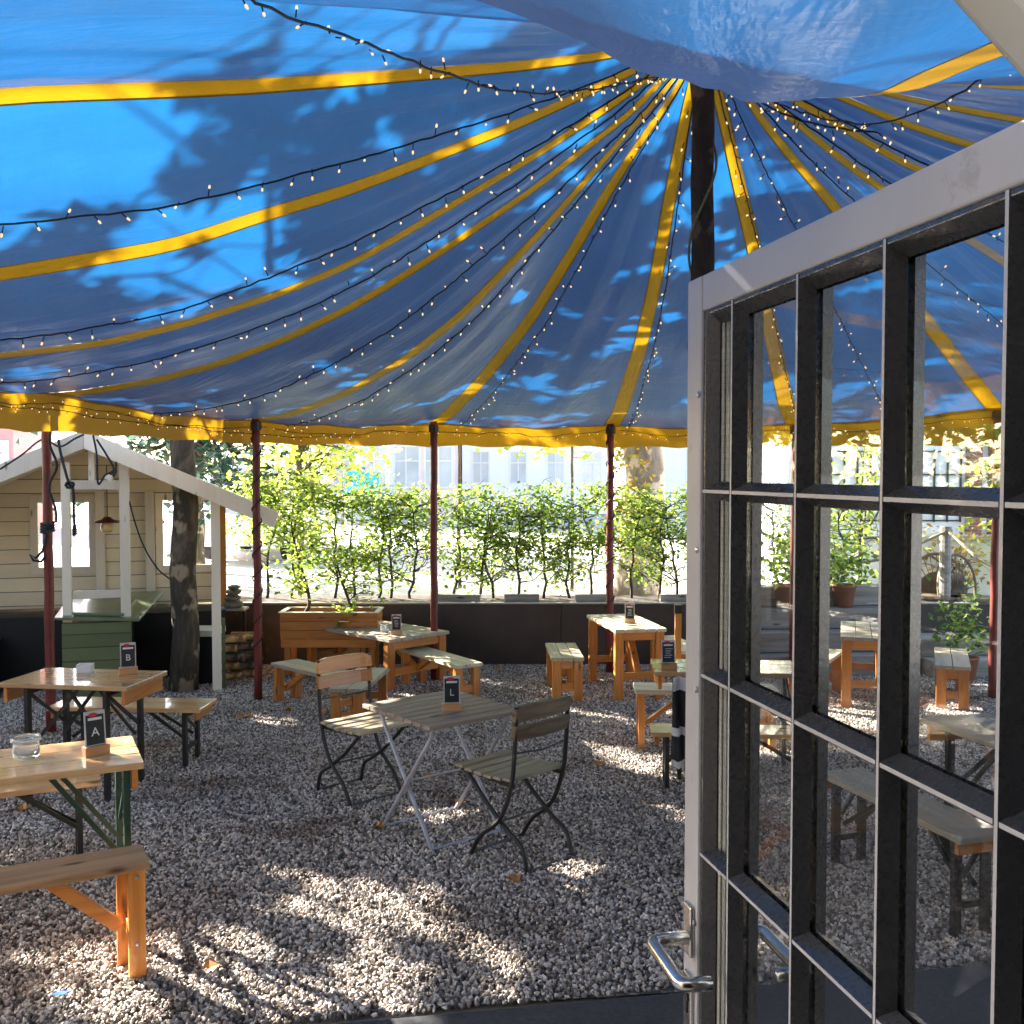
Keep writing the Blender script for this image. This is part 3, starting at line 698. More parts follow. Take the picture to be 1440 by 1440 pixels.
fr_.box((Wd / 2 + 0.01, FY - T / 2, ZT - ft / 2), (Wd - 2 * fs - 0.02, T - 0.002, ft)); fr_.box((Wd / 2 + 0.01, FY - T / 2, ZB + fb / 2), (Wd - 2 * fs - 0.02, T - 0.002, fb))
fr_.build('frame', M['door_light'], door, bevel=0.003)
bd = MB()
def bar_prof(a, b, horiz, both=True, wf=0.0045, wb=0.024):
    """glazing bar: narrow at the face, sloping out to the glass, on both sides of the pane"""
    for side in (0, 1):
        y0 = FY - 0.003 if side == 0 else FY - T + 0.003; y1 = FY - rev if side == 0 else FY - T + rev
        if horiz:
            z = a[1]; P = [(a[0], y0, z - wf / 2), (a[0], y0, z + wf / 2), (a[0], y1, z + wb / 2), (a[0], y1, z - wb / 2)]; e = (b[0] - a[0], 0, 0)
        else:
            x = a[0]; P = [(x - wf / 2, y0, a[1]), (x + wf / 2, y0, a[1]), (x + wb / 2, y1, a[1]), (x - wb / 2, y1, a[1])]; e = (0, 0, b[1] - a[1])
        if side == 0:
            k0 = len(bd.mi); bd.prism(P, e); bd.mi[k0 + 2] = 1
        else: bd.prism(P, e)
gx0, gx1, gz0, gz1 = fs + 0.02, Wd - fs, ZB + fb, ZT - ft
for x in xbars: bar_prof((x, gz0), (x, gz1), False)
bd.build('glazing_bar', [M['door_shaded'], M['door_light']], door); bd = MB()
for z in zbars:
    ed = [gx0] + sorted(xbars) + [gx1]
    for a, b in zip(ed[:-1], ed[1:]): bar_prof((a + (0.004 if a != gx0 else 0), z), (b - (0.004 if b != gx1 else 0), z), True, wf=0.0045, wb=0.026)
bd.build('glazing_bar', [M['door_shaded'], M['door_light']], door); bd = MB()
# beads round the opening (reveal shade put into the colour)
for y0, y1 in ((FY - 0.004, FY - rev), (FY - T + 0.004, FY - T + rev)):
    for (P, e) in [([(gx1, y0, gz0), (gx1 - 0.006, y0, gz0), (gx1 - 0.020, y1, gz0), (gx1, y1, gz0)], (0, 0, gz1 - gz0)), ([(gx0, y0, gz0), (gx0 + 0.006, y0, gz0), (gx0 + 0.02, y1, gz0), (gx0, y1, gz0)], (0, 0, gz1 - gz0))]:
        bd.prism(P, e)
    for (P, e) in [([(gx0 + 0.02, y0, gz1), (gx0 + 0.02, y0, gz1 - 0.006), (gx0 + 0.02, y1, gz1 - 0.02), (gx0 + 0.02, y1, gz1)], (gx1 - gx0 - 0.04, 0, 0)), ([(gx0 + 0.02, y0, gz0), (gx0 + 0.02, y0, gz0 + 0.006), (gx0 + 0.02, y1, gz0 + 0.02), (gx0 + 0.02, y1, gz0)], (gx1 - gx0 - 0.04, 0, 0))]:
        bd.prism(P, e)
bd.build('glazing_bead', M['door_shaded'], door, bevel=0.001)
gl = MB(); yg = FY - T / 2
xs = [gx0] + sorted(xbars) + [gx1]; zs = [gz0] + sorted(zbars) + [gz1]
gl.add([(gx0, yg, gz0), (gx1, yg, gz0), (gx1, yg, gz1), (gx0, yg, gz1)], [(0, 1, 2, 3)])
gl.build('glass', M['glass'], door)
spc = MB()
spc.box((gx1 - 0.022, yg + 0.0012, (gz0 + gz1) / 2), (0.010, 0.0016, gz1 - gz0 - 0.03)); spc.box((gx1 - 0.034, yg - 0.0012, (gz0 + gz1) / 2), (0.010, 0.0016, gz1 - gz0 - 0.03))
spc.build('spacer_strip', M['spacer'], door)
zh = 1.272
for side in (1, -1):
    yf = FY if side == 1 else FY - T
    h = MB()
    x0 = on(0.030); x1 = on(0.155)
    def rnd_path(P, r=0.016):
        out = [Vector(P[0])]
        for i in range(1, len(P) - 1):
            p = Vector(P[i]); a = (Vector(P[i - 1]) - p).normalized(); b = (Vector(P[i + 1]) - p).normalized()
            for k in range(6):
                t = k / 5; out.append((p + a * r) * (1 - t) ** 2 + p * 2 * t * (1 - t) + (p + b * r) * t ** 2)
        out.append(Vector(P[-1])); return out
    h.tube(rnd_path([(x0, yf + side * 0.006, zh), (x0, yf + side * 0.062, zh), (x1, yf + side * 0.062, zh - 0.004), (x1, yf + side * 0.022, zh - 0.004)]), 0.0098, 14)
    h.build('handle', M['steel'], door, smooth=True)
    lp = MB(); lp.box((x0, yf + side * 0.0035, zh + 0.012), (0.030, 0.007, 0.075)); lp.build('handle_plate', M['steel'], door, bevel=0.003)
    kp = MB(); kp.box((x0, yf + side * 0.003, zh - 0.095), (0.030, 0.006, 0.085)); kpo = kp.build('lock_plate', M['steel'], door, bevel=0.0028)
    kh = MB(); kh.box((x0, yf + side * 0.0068, zh - 0.100), (0.006, 0.0014, 0.022)); kh.tube([(x0, yf + side * 0.0062, zh - 0.088), (x0, yf + side * 0.0078, zh - 0.088)], 0.007, 12); kh.build('keyhole', M['void'], kpo)
for sx, sz_ in [(0.045, 1.84), (0.047, 2.06), (0.046, 1.30), (0.047, 1.64)]:
    MB().lathe([(0.0, 0.004), (0.004, 0.003), (0.005, 0.0)], 8, (0, 0, 0)).build('screw', M['zinc'], door).location = (on(sx), FY + 0.0005, sz_)
for o_ in door.children:
    if o_.name.startswith('screw'): o_.rotation_euler = (R_(-90), 0, 0)

# building the door belongs to: front wall with the doorway the photograph was taken from, dark room behind
bld = thing('brick_building', 'dark building front with open doorway that the glazed door is hung on', 'building', (HN.x, HN.y, 0), math.atan2(DD.y, DD.x) - math.pi / 2)
fw = MB(); yy = -0.20
fw.box((4.06, yy, 1.75), (7.9, 0.3, 3.5)); fw.box((-5.6, yy, 1.75), (8.0, 0.3, 3.5)); fw.box((-0.745, yy, 2.97), (1.69, 0.296, 1.05))
fw.build('wall', M['facade'], bld)
rm = MB()
for c, d in [((0, -6.4, 1.5), (12, 0.1, 3.2)), ((-6.0, -3.35, 1.5), (0.1, 6.0, 3.2)), ((6.0, -3.35, 1.5), (0.1, 6.0, 3.2)), ((0, -3.35, 3.05), (11.9, 6.0, 0.1)), ((0, -3.35, 0.03), (11.9, 6.0, 0.06))]: rm.box(c, d)
rm.build('interior', M['facade'], bld)
st = thing('roof_strut', 'pale beige strut crossing the top right corner above the door', 'strut')
st.location = dp(1500, 116, 0.80)
q0 = dp(1290, -110, 0.90) - Vector(st.location); q1 = dp(1500, 116, 0.80) - Vector(st.location)
MB().bar(q0, q1, 0.03, 0.034).build('beam', M['strut'], st, bevel=0.004)
MB().tube([q1 - Vector((0, 0, 0.02)), q1 + Vector((0, 0, 0.025))], 0.028, 12).build('bracket', M['strut'], st)

# ------------------------------------------------------------------ furniture
def boards(mb, L, W, z, th, n, gap=0.006, x0=0.0):
    w_ = (W - gap * (n - 1)) / n
    for i in range(n): mb.box((x0, -W / 2 + w_ / 2 + i * (w_ + gap), z - th / 2), (L, w_, th))
    return mb
def frame_of(A, B, Cc):
    """A = near corner, B = corner along the length, C = corner across; returns centre, angle, L, W"""
    x = (B - A); y = (Cc - A); c = A + (x + y) / 2
    sgn = 1 if x.x * y.y - x.y * y.x > 0 else -1
    a1 = math.atan2(x.y, x.x); a2 = math.atan2(y.y, y.x) - sgn * math.pi / 2
    d = (a2 - a1 + math.pi) % (2 * math.pi) - math.pi
    return (c.x, c.y, 0), a1 + d / 2, x.length * 0.97, y.length * 0.97

def wood_table(name, label, loc, ang, L, W, H, top, group=None, n=5, leg=0.085, brace=True, cat='table'):
    t = thing(name, label, cat, loc, ang, group)
    boards(MB(), L, W, H, 0.03, n).build('tabletop' if cat == 'table' else 'seat', top, t, bevel=0.003)
    lx, ly = L / 2 - leg * 0.75, W / 2 - leg * 0.62
    for sx in (-1, 1):
        for sy in (-1, 1):
            MB().box((sx * lx, sy * ly, (H - 0.032) / 2 - 0.01), (leg * 0.75, leg, H - 0.032 + 0.02)).build('leg', M['pine'], t, bevel=0.004)
        a = leg * 0.9
        if H > 0.34:
            MB().box((sx * lx, 0, H - 0.034 - a / 2), (leg * 0.45, 2 * ly - leg - 0.002, a)).build('apron', M['pine_y'], t, bevel=0.003)
        MB().box((sx * lx, 0, H * 0.34), (leg * 0.45, 2 * ly - leg - 0.002, leg * 0.8)).build('stretcher', M['pine_y'], t, bevel=0.003)
        if brace:
            MB().bar((sx * (lx - leg * 0.3), 0, H * 0.36), (sx * (lx - 0.34 * L), 0, H - 0.035), leg * 0.75, leg * 0.5).build('brace', M['pine_x'], t, bevel=0.003)
    return t
def beer_table(name, label, loc, ang, L, W, H, top=None, steel='black', group=None, cat='table', skirt=True, legin=0.16, n=3):
    t = thing(name, label, cat, loc, ang, group); top = top or M['beer_top']
    boards(MB(), L, W, H, 0.028, n, 0.0025).build('tabletop' if cat == 'table' else 'seat', top, t, bevel=0.004)
    eb = 0.085 if cat == 'table' else 0.05
    for sx in (-1, 1):
        if skirt: MB().box((sx * (L / 2 - 0.035), 0, H - 0.030 - eb / 2), (0.024, W * 0.92, eb)).build('end_board', M['pine_y'], t, bevel=0.003)
        X = sx * (L / 2 - legin); wl = 0.042
        for sy in (-1, 1):
            y = sy * (W / 2 - 0.05)
            MB().box((X, y, (H - 0.03) / 2 - 0.01), (0.026, wl, H - 0.03 + 0.02)).build('leg', M[steel], t, bevel=0.003)
        cb = MB(); cb.box((X, 0, H * 0.30), (0.018, W - 0.1 - wl - 0.002, 0.03)); cb.box((X, 0, H - 0.06), (0.018, W - 0.1 - wl - 0.002, 0.03))
        cb.bar((X, -(W / 2 - 0.08), H * 0.55), (X, W / 2 - 0.08, H - 0.08), 0.012, 0.02); cb.build('crossbar', M[steel], t)
        for sy in (-1, 1): MB().bar((X + sx * -0.012, sy * (W / 2 - 0.09), H * 0.45), (X - sx * 0.30, sy * (W / 2 - 0.12), H - 0.03), 0.012, 0.02).build('folding_brace', M[steel], t)
    return t

# --- the tables on the left
loc, ang, L, W = frame_of(gp(207, 1072, .76), gp(0, 1094, .76), gp(182, 1034, .76))
A_ = gp(207, 1072, .76); y_ = gp(182, 1034, .76) - A_; d_ = Vector((math.cos(ang), math.sin(ang), 0)); d_ = d_ if d_.x > 0 else -d_; c_ = A_ + y_ / 2 - d_ * 1.35 / 2; loc = (c_.x, c_.y, 0)
beer_table('beer_table', 'near left varnished beer table with round jar and menu card A', loc, ang, 1.35, W, 0.76, steel='green_steel', group='beer tables', legin=0.065)
T1 = Vector(loc)
b1 = gp(143, 1097, .44); dir1 = Vector((math.cos(ang), math.sin(ang), 0))
n1 = Vector((-dir1.y, dir1.x, 0));
if n1.y < 0: n1 = -n1
dd_ = dir1 if dir1.x > 0 else -dir1
beer_table('beer_bench', 'varnished beer bench behind the near left table with the jar', tuple((b1 - dd_ * 0.62 + n1 * 0.12) - Vector((0, 0, .44))), ang, 1.24, 0.25, 0.44, group='beer benches', cat='bench', skirt=False, legin=0.10, n=1)
loc, ang, L, W = frame_of(gp(180, 965, .70), gp(-16, 962, .70), gp(246, 942, .70))
beer_table('beer_table', 'varnished beer table with menu card B in front of the green counter', loc, ang, L, W, 0.70, group='beer tables')
T2 = Vector(loc)
loc, ang, L, W = frame_of(gp(282, 1001, .40), gp(74, 991, .40), gp(298, 985, .40))
beer_table('beer_bench', 'sunlit varnished beer bench at the foot of the tree trunk', loc, ang, L, W, 0.40, group='beer benches', cat='bench', legin=0.12, n=1)
# near bench with wooden legs
A = gp(211, 1212, .46); B = gp(0, 1249, .46); dxy = (A - B).normalized(); ang = math.atan2(dxy.y, dxy.x); nn = Vector((-dxy.y, dxy.x, 0))
L = 1.5; Wb = 0.22; cc = A - dxy * L / 2 + nn * Wb / 2
bn = thing('wooden_bench', 'near left wooden bench with dark worn seat and orange pine end legs', 'bench', (cc.x, cc.y, 0), ang, 'wooden benches')
MB().box((0, 0, 0.445), (L, Wb, 0.030)).build('seat', M['dark_bench'], bn, bevel=0.004)
for sx in (-1, 1):
    MB().box((sx * (L / 2 - 0.045), -Wb / 2 + 0.042, 0.21), (0.062, 0.036, 0.438)).build('leg', M['pine'], bn, bevel=0.004)
    MB().box((sx * (L / 2 - 0.072), Wb / 2 - 0.045, 0.21), (0.055, 0.036, 0.438)).build('leg', M['pine'], bn, bevel=0.004)
    MB().box((sx * (L / 2 - 0.060), 0.0, 0.19), (0.03, Wb - 0.125, 0.055)).build('stretcher', M['pine_y'], bn, bevel=0.003)
    MB().bar((sx * (L / 2 - 0.10), 0, 0.19), (sx * (L / 2 - 0.36), 0, 0.425), 0.045, 0.045).build('brace', M['pine_x'], bn, bevel=0.003)
    for zz_ in (0.40, 0.14): MB().lathe([(0, .004), (.008, .003), (.010, 0)], 10).build('bolt', M['zinc'], bn).location = (0, 0, 0)
for o_ in bn.children:
    if o_.name.startswith('bolt'): bpy.data.objects.remove(o_)
for sx in (-1, 1):
    for zz_ in (0.40, 0.14):
        o_ = MB().lathe([(0, .004), (.007, .003), (.009, 0)], 10).build('bolt', M['zinc'], bn); o_.rotation_euler = (R_(90), 0, 0); o_.location = (sx * (L / 2 - 0.045), -Wb / 2 + 0.0235, zz_)

# --- back table with two benches and one seen end-on
loc, ang, L, W = frame_of(gp(540, 906, .47), gp(455, 878, .47), gp(620, 888, .47))
wood_table('pub_table', 'square wooden pub table with grey top and menu card, in front of the planter box', (loc[0] - 0.06, loc[1] + 0.03, 0), ang, L, W * 0.88, 0.47, M['grey_top'], 'orange pine tables')
TB = Vector(loc); ATB = ang
A = gp(472, 956, .335); B = gp(394, 931, .335); C_ = gp(497, 948, .335)
loc, ang, L, W = frame_of(A, B, C_)
wood_table('pub_bench', 'wooden bench on the left of the square pub table', loc, ATB, L * 1.0, 0.27, 0.335, M['grey_top'], 'orange pine benches', 2, 0.07, True, 'bench')
A = gp(641, 937, .335); B = gp(560, 911, .335); C_ = gp(680, 932, .335)
loc, ang, L, W = frame_of(A, B, C_)
wood_table('pub_bench', 'wooden bench on the right of the square pub table', loc, ang, L, 0.26, 0.335, M['pale_top'], 'orange pine benches', 2, 0.07, True, 'bench')
bE = gp(492, 1030)
wood_table('pub_bench', 'wooden bench seen end-on behind the left folding chair', (bE.x + 0.02, bE.y + 0.42, 0), R_(84), 0.85, 0.27, 0.33, M['grey_top'], 'orange pine benches', 2, 0.07, False, 'bench')
# --- bar table and its bench, right
loc, ang, L, W = frame_of(gp(866, 886, .62), gp(822, 864, .62), gp(941, 884, .62))
wood_table('pub_table', 'tall narrow pine table with pale top beside the red pole on the right', loc, ang, L, W, 0.62, M['pale_top'], 'orange pine tables', 5, 0.075)
TR = Vector(loc)
A = gp(770, 926, .39); B = gp(771, 904, .39); C_ = gp(817, 925, .39)
loc, ang, L, W = frame_of(A, B, C_)
wood_table('pub_bench', 'wooden bench standing end-on alone left of the tall pine table', loc, ang, L, W, 0.39, M['pale_top'], 'orange pine benches', 3, 0.075, False, 'bench')
wood_table('pub_bench', 'wooden bench half hidden behind the tall pine table beside the door edge', (1.52, 9.35, 0), R_(102), 0.85, 0.26, 0.39, M['pale_top'], 'orange pine benches', 3, 0.07, False, 'bench')
# --- beer table at the door's free edge, and its benches
q = gp(925, 946, .70)
beer_table('beer_table', 'varnished beer table whose corner shows left of the open door', (q.x + 0.52, q.y + 0.22, 0), R_(-4), 1.04, 0.46, 0.70, group='beer tables')
TD = Vector((q.x + 0.52, q.y + 0.22, 0))
wood_table('pub_bench', 'pale wooden bench with orange leg behind the beer table at the door edge', (1.37, 7.22, 0), R_(-3), 1.0, 0.27, 0.43, M['pale_top'], 'orange pine benches', 2, 0.06, True, 'bench')
beer_table('beer_bench', 'low varnished bench in front of the beer table at the door edge', (1.36, 6.30, 0), R_(-4), 1.0, 0.24, 0.36, group='beer benches', cat='bench', legin=0.10, n=1)
# --- seen through the glass, right
wood_table('pub_table', 'pine table with grey top seen through the middle of the glazed door', (3.15, 8.75, 0), R_(72), 0.95, 0.62, 0.60, M['grey_top'], 'orange pine tables', 5, 0.08)
TG = Vector((3.15, 8.75, 0))
wood_table('pub_bench', 'wooden bench left of the pine table seen through the glazed door', (2.62, 8.75, 0), R_(60), 0.95, 0.27, 0.37, M['pale_top'], 'orange pine benches', 2, 0.08, False, 'bench')
wood_table('pub_bench', 'wooden bench right of the pine table seen through the glazed door', (3.78, 8.75, 0), R_(68), 0.95, 0.27, 0.37, M['grey_top'], 'orange pine benches', 2, 0.08, False, 'bench')
loc, ang, L, W = frame_of(gp(1276, 1010, .70), gp(1540, 1097, .70), gp(1420, 1003, .70))
beer_table('beer_table', 'weathered beer table with black steel legs seen through the glass near the hinge', loc, ang, 1.15, 0.5, 0.70, M['grey_top'], group='beer tables')
loc, ang, L, W = frame_of(gp(1176, 1099, .45), gp(1300, 1163, .45), gp(1250, 1090, .45))
bb = beer_table('beer_bench', 'weathered beer bench low behind the glass near the door hinge', loc, ang, 1.0, 0.25, 0.45, M['grey_top'], group='beer benches', cat='bench', legin=0.08, n=1)

# ------------------------------------------------------------------ folding bistro set
bt = thing('bistro_table', 'small square folding bistro table with grey wooden slats and pale steel legs', 'table')
HB = 0.68
pts4 = [gp(510, 990, HB), gp(602, 1023, HB), gp(735, 998, HB), gp(640, 968, HB)]
cb_ = sum((p for p in pts4), Vector()) / 4; ex = (pts4[2] - pts4[1]); ey = (pts4[0] - pts4[1])
angb = math.atan2(ex.y, ex.x); LB, WB = ex.length, ey.length
bt.location = (cb_.x, cb_.y, 0); bt.rotation_euler = (0, 0, angb)
boards(MB(), LB, WB, HB, 0.022, 8, 0.009).build('tabletop', M['teak_grey'], bt, bevel=0.002)
und = MB()
for sx in (-1, 1): und.box((sx * (LB / 2 - 0.08), 0, HB - 0.031), (0.03, WB - 0.03, 0.014))
und.build('underframe', M['galv'], bt)
for sx in (-1, 1):
    X = sx * (LB / 2 - 0.06)
    # two crossing struts per end: they meet the ground under the long edges
    MB().tube([(X, -WB / 2 + 0.05, HB - 0.03), (X, -WB / 2 + 0.09, HB - 0.10), (X, WB / 2 - 0.10, 0.0)], 0.011, 8).build('leg', M['galv'], bt)
    MB().tube([(X - sx * 0.024, WB / 2 - 0.05, HB - 0.03), (X - sx * 0.024, WB / 2 - 0.09, HB - 0.10), (X - sx * 0.024, -WB / 2 + 0.10, 0.0)], 0.011, 8).build('leg', M['galv'], bt)
for sy, dx in ((1, 0), (-1, 0.024)):
    MB().tube([(-(LB / 2 - 0.06 - dx), sy * (WB / 2 - 0.10), 0.012), ((LB / 2 - 0.06 - dx), sy * (WB / 2 - 0.10), 0.012)], 0.009, 8).build('foot_rail', M['galv'], bt)
MB().tube([(-(LB / 2 - 0.07), 0.0, HB * 0.46), ((LB / 2 - 0.07), 0.0, HB * 0.46)], 0.006, 6).build('cross_rod', M['galv'], bt)

def folding_chair(label, loc, ang, back_mat, seat_mat):
    """local: faces +y, width along x"""
    t = thing('folding_chair', label, 'chair', loc, ang, 'black folding garden chairs')
    w2, s2 = 0.185, 0.155
    for sx in (-1, 1):
        # back upright that runs down to the front foot
        p = [(sx * w2, -0.175, 0.815), (sx * w2, -0.165, 0.62), (sx * w2, -0.14, 0.42), (sx * w2, -0.06, 0.24), (sx * w2, 0.08, 0.12), (sx * w2, 0.16, 0.0)]
        f = MB(); q = smooth_path(p, 30)
        for a_, b_ in zip(q[:-1], q[1:]): pass
        f.tube(q, 0.0115, 8); f.build('upright', M['black'], t, smooth=True)
        p = [(sx * (w2 - 0.024), 0.22, 0.43), (sx * (w2 - 0.024), 0.06, 0.29), (sx * (w2 - 0.024), -0.08, 0.19), (sx * (w2 - 0.024), -0.19, 0.12), (sx * (w2 - 0.024), -0.23, 0.0)]
        MB().tube(smooth_path(p, 28), 0.0115, 8).build('leg', M['black'], t, smooth=True)
        MB().bar((sx * (w2 - 0.012), 0.24, 0.433), (sx * (w2 - 0.012), -0.15, 0.418), 0.006, 0.022).build('seat_rail', M['black'], t)
    MB().tube([(-w2, 0.16, 0.012), (w2, 0.16, 0.012)], 0.008, 8).build('foot_bar', M['black'], t)
    MB().tube([(-(w2 - .024), -0.23, 0.012), (w2 - .024, -0.23, 0.012)], 0.008, 8).build('foot_bar', M['black'], t)
    MB().tube([(-w2, -0.035, 0.215), (w2, -0.035, 0.215)], 0.006, 8).build('cross_rod', M['black'], t)
    MB().tube([(-w2, -0.162, 0.585), (0, -0.175, 0.575), (w2, -0.162, 0.585)], 0.005, 8).build('back_rod', M['black'], t)
    for i in range(6):
        y = 0.235 - i * 0.070; MB().box((0, y, 0.447 - 0.012 * math.sin(math.pi * i / 5)), (2 * w2 + 0.02, 0.058, 0.016)).build('seat_slat', seat_mat, t, bevel=0.004)
    for z0, y0, hh in ((0.685, -0.168, 0.075), (0.782, -0.174, 0.085)):
        n_ = 10; P = MB()
        for i in range(n_ + 1):
            x = -w2 - 0.012 + (2 * w2 + 0.024) * i / n_; cv = 0.02 * (1 - (2 * i / n_ - 1) ** 2)
            top = hh / 2 - (0.022 if (z0 > 0.75 and i in (0, n_)) else 0.004 if z0 > 0.75 and i in (1, n_ - 1) else 0)
            P.v += [(x, y0 - cv - 0.004, z0 - hh / 2), (x, y0 - cv - 0.016, z0 + top), (x, y0 - cv + 0.012, z0 + top), (x, y0 - cv + 0.024, z0 - hh / 2)]
        for i in range(n_):
            a = i * 4; b = a + 4
            for k in range(4): P.f.append((a + k, a + (k + 1) % 4, b + (k + 1) % 4, b + k)); P.mi.append(0)
        P.f += [(3, 2, 1, 0), tuple(n_ * 4 + k for k in range(4))]; P.mi += [0, 0]
        P.build('back_slat', back_mat, t, bevel=0.003)
    return t
# chair faces given as ground direction
def face_ang(d): return math.atan2(d[1], d[0]) - math.pi / 2
folding_chair('folding garden chair with two orange pine back slats, left of the bistro table', (-0.915, 6.14, 0), face_ang((0.69, -0.72)), M['pine_x'], M['seat_slat'])
folding_chair('dark weathered folding garden chair with its back to the viewer, right of the bistro table', (0.03, 5.17, 0), face_ang((-0.70, 0.71)), M['teak_brown'], M['seat_slat'])

# ------------------------------------------------------------------ menu holders
def text_mesh(body, size, mat, parent, name='lettering'):
    cu = bpy.data.curves.new(name, 'FONT'); cu.body = body; cu.size = size; cu.align_x = 'CENTER'; cu.align_y = 'CENTER'; cu.extrude = 0.0004
    tmp = bpy.data.objects.new('tmp_text', cu); me = bpy.data.meshes.new_from_object(tmp); bpy.data.objects.remove(tmp)
    me.materials.clear(); me.materials.append(mat)
    o = bpy.data.objects.new(name, me); COL.objects.link(o); o.parent = parent; return o
def menu_holder(label, loc, ang, s=1.0, letter=None):
    s *= 0.9
    """local: card faces -y"""
    t = thing('menu_holder', label, 'menu card', loc, ang, 'menu cards in wooden blocks')
    MB().box((0, 0, 0.0225 * s), (0.115 * s, 0.05 * s, 0.045 * s)).build('block', M['holder'], t, bevel=0.002)
    tilt = Matrix.Rotation(R_(-6), 3, 'X')
    cw, ch = 0.098 * s, 0.165 * s
    c0 = Vector((0, 0, 0.04 * s)); cc_ = c0 + tilt @ Vector((0, 0, ch / 2))
    card = MB().box(cc_, (cw, 0.003, ch), tilt).build('card', M['cardborder'], t)
    MB().box(cc_ + tilt @ Vector((0, -0.0022, -0.004 * s)), (cw * 0.86, 0.001, ch * 0.84), tilt).build('chalk_panel', M['chalk'], card)
    MB().box(cc_ + tilt @ Vector((0, -0.0034, ch * 0.28)), (cw * 0.66, 0.001, ch * 0.075), tilt).build('title_strip', M['ink'], card)
    bdg = MB().lathe([(0.0, 0.0008), (0.017 * s, 0.0008), (0.017 * s, -0.0008)], 14).build('red_badge', M['redink'], card)
    bdg.rotation_euler = (R_(90 - 6), 0, 0); bdg.location = cc_ + tilt @ Vector((-0.008 * s, -0.0046, ch * 0.40)); bdg.scale = (1.25, 0.55, 1)
    if letter:
        l = text_mesh(letter, 0.058 * s, M['ink'], card); l.rotation_euler = (R_(90 - 6), 0, 0); l.location = cc_ + tilt @ Vector((0, -0.0034, -ch * 0.10))
    else:
        sq = MB()
        for k in range(5):
            sq.box(cc_ + tilt @ Vector((rnd.uniform(-.006, .006) * s, -0.0034, ch * (0.12 - 0.09 * k))), (cw * rnd.uniform(0.3, 0.55), 0.001, ch * 0.02), tilt)
        sq.build('chalk_lines', M['ink'], card)
    return t
def face_cam(p): return math.atan2(p.y, p.x) - math.pi / 2
p = gp(635, 1001, HB); menu_holder('menu card with letter L in a wooden block on the bistro table', p + Vector((0, .03, 0)), face_cam(p) + 0.08, 1.0, 'L')
p = gp(131, 1064, .76); menu_holder('menu card with letter A in a wooden block on the near left table', p + Vector((0, .03, 0)), face_cam(p) + 0.38, 1.0, 'A')
p = gp(178, 949, .70); menu_holder('menu card with letter B in a wooden block in front of the green counter', p + Vector((0, .03, 0)), face_cam(p) + 0.05, 1.05, 'B')
p = gp(557, 893, .47); menu_holder('menu card in a wooden block on the square pub table', p + Vector((0, .03, 0)), face_cam(p), 1.0)
p = gp(886, 877, .62); menu_holder('menu card in a wooden block on the tall pine table by the red pole', p + Vector((0, .03, 0)), face_cam(p) + 0.05, 0.95)
p = gp(941, 942, .70); menu_holder('menu card in a wooden block on the table corner at the door edge', p + Vector((0, .03, 0)), face_cam(p) + 0.25, 1.0)
p = gp(1276, 893, .60); menu_holder('dark menu card seen through the glazed door on the pine table', p + Vector((0, .03, 0)), face_cam(p) + 0.1, 1.0)

# jars on the tables
def jar(label, p, r, h, mat):
    t = thing('glass_jar', label, 'jar', p)
    MB().lathe([(0.0, 0.002), (r * .8, 0.002), (r * .95, 0.01), (r, h * .4), (r * .92, h * .72), (r * 1.02, h * .8), (r * 1.05, h), (r * .95, h), (r * .88, h * .75), (r * .9, h * .3), (0, h * .12)], 24).build('body', mat, t, smooth=True)
    MB().lathe([(r * 1.02, h * .82), (r * 1.10, h * .84), (r * 1.10, h * .95), (r * 1.02, h * .97)], 24).build('rim', mat, t, smooth=True)
jar('round clear glass jar standing on the near left table', gp(37, 1066, .76), 0.054, 0.092, M['jar'])
jar('small clear glass beside the menu card on the square pub table', gp(541, 889, .47), 0.04, 0.085, M['jar'])
p = gp(120, 945, .70); ab = thing('ashtray', 'square white ashtray on the table in front of the green counter', 'ashtray', p, 0.1)
MB().box((0, 0, .01), (.09, .07, .02)).build('base', M['white'], ab, bevel=0.003)
wl_ = MB()
for c_, d_ in (((0, .032, .035), (.09, .006, .032)), ((0, -.032, .035), (.09, .006, .032)), ((.042, 0, .035), (.006, .057, .032)), ((-.042, 0, .035), (.006, .057, .032))): wl_.box(c_, d_)
wl_.build('rim', M['white'], ab, bevel=0.0015)

# ------------------------------------------------------------------ planter wall, planter box
pw = thing('planter_wall', 'long low dark brown metal planter wall below the hedge', 'wall', (0, 10.38, 0))
pf = MB(); [pf.box((-5.25 + 2.3 * k, 0.33, 0.295), (2.294, 0.66, 0.63)) for k in range(6)]; pf.build('face', M['planter'], pw, bevel=0.004)
cp = MB(); cp.box((0.5, 0.005, 0.623), (14.02, 0.05, 0.018)); cp.build('cap_edge', M['planter_cap'], pw, bevel=0.003)
MB().box((0.5, 0.36, 0.618), (13.9, 0.58, 0.012)).build('soil', M['soil'], pw)
for k, xx in enumerate([-0.55, 0.1, 0.85, 1.75, 2.6]):
    dz = thing('edging_block', f'weathered grey edging block number {["one","two","three","four","five"][k]} from the left along the planter soil', 'block', (xx, 10.52, 0.625), rnd.uniform(-.1, .1), 'edging blocks on the planter soil')
    MB().box((0, 0, 0.035), (rnd.uniform(0.35, 0.6), 0.06, 0.075)).build('slab', M['deck'], dz, bevel=0.006)
p0 = dp(394, 866, 9.72); p1 = dp(531, 866, 9.72)
bx = thing('planter_box', 'orange board planter box on short legs in front of the dark wall', 'planter', ((p0.x + p1.x) / 2, 9.9, 0))
Lb = p1.x - p0.x
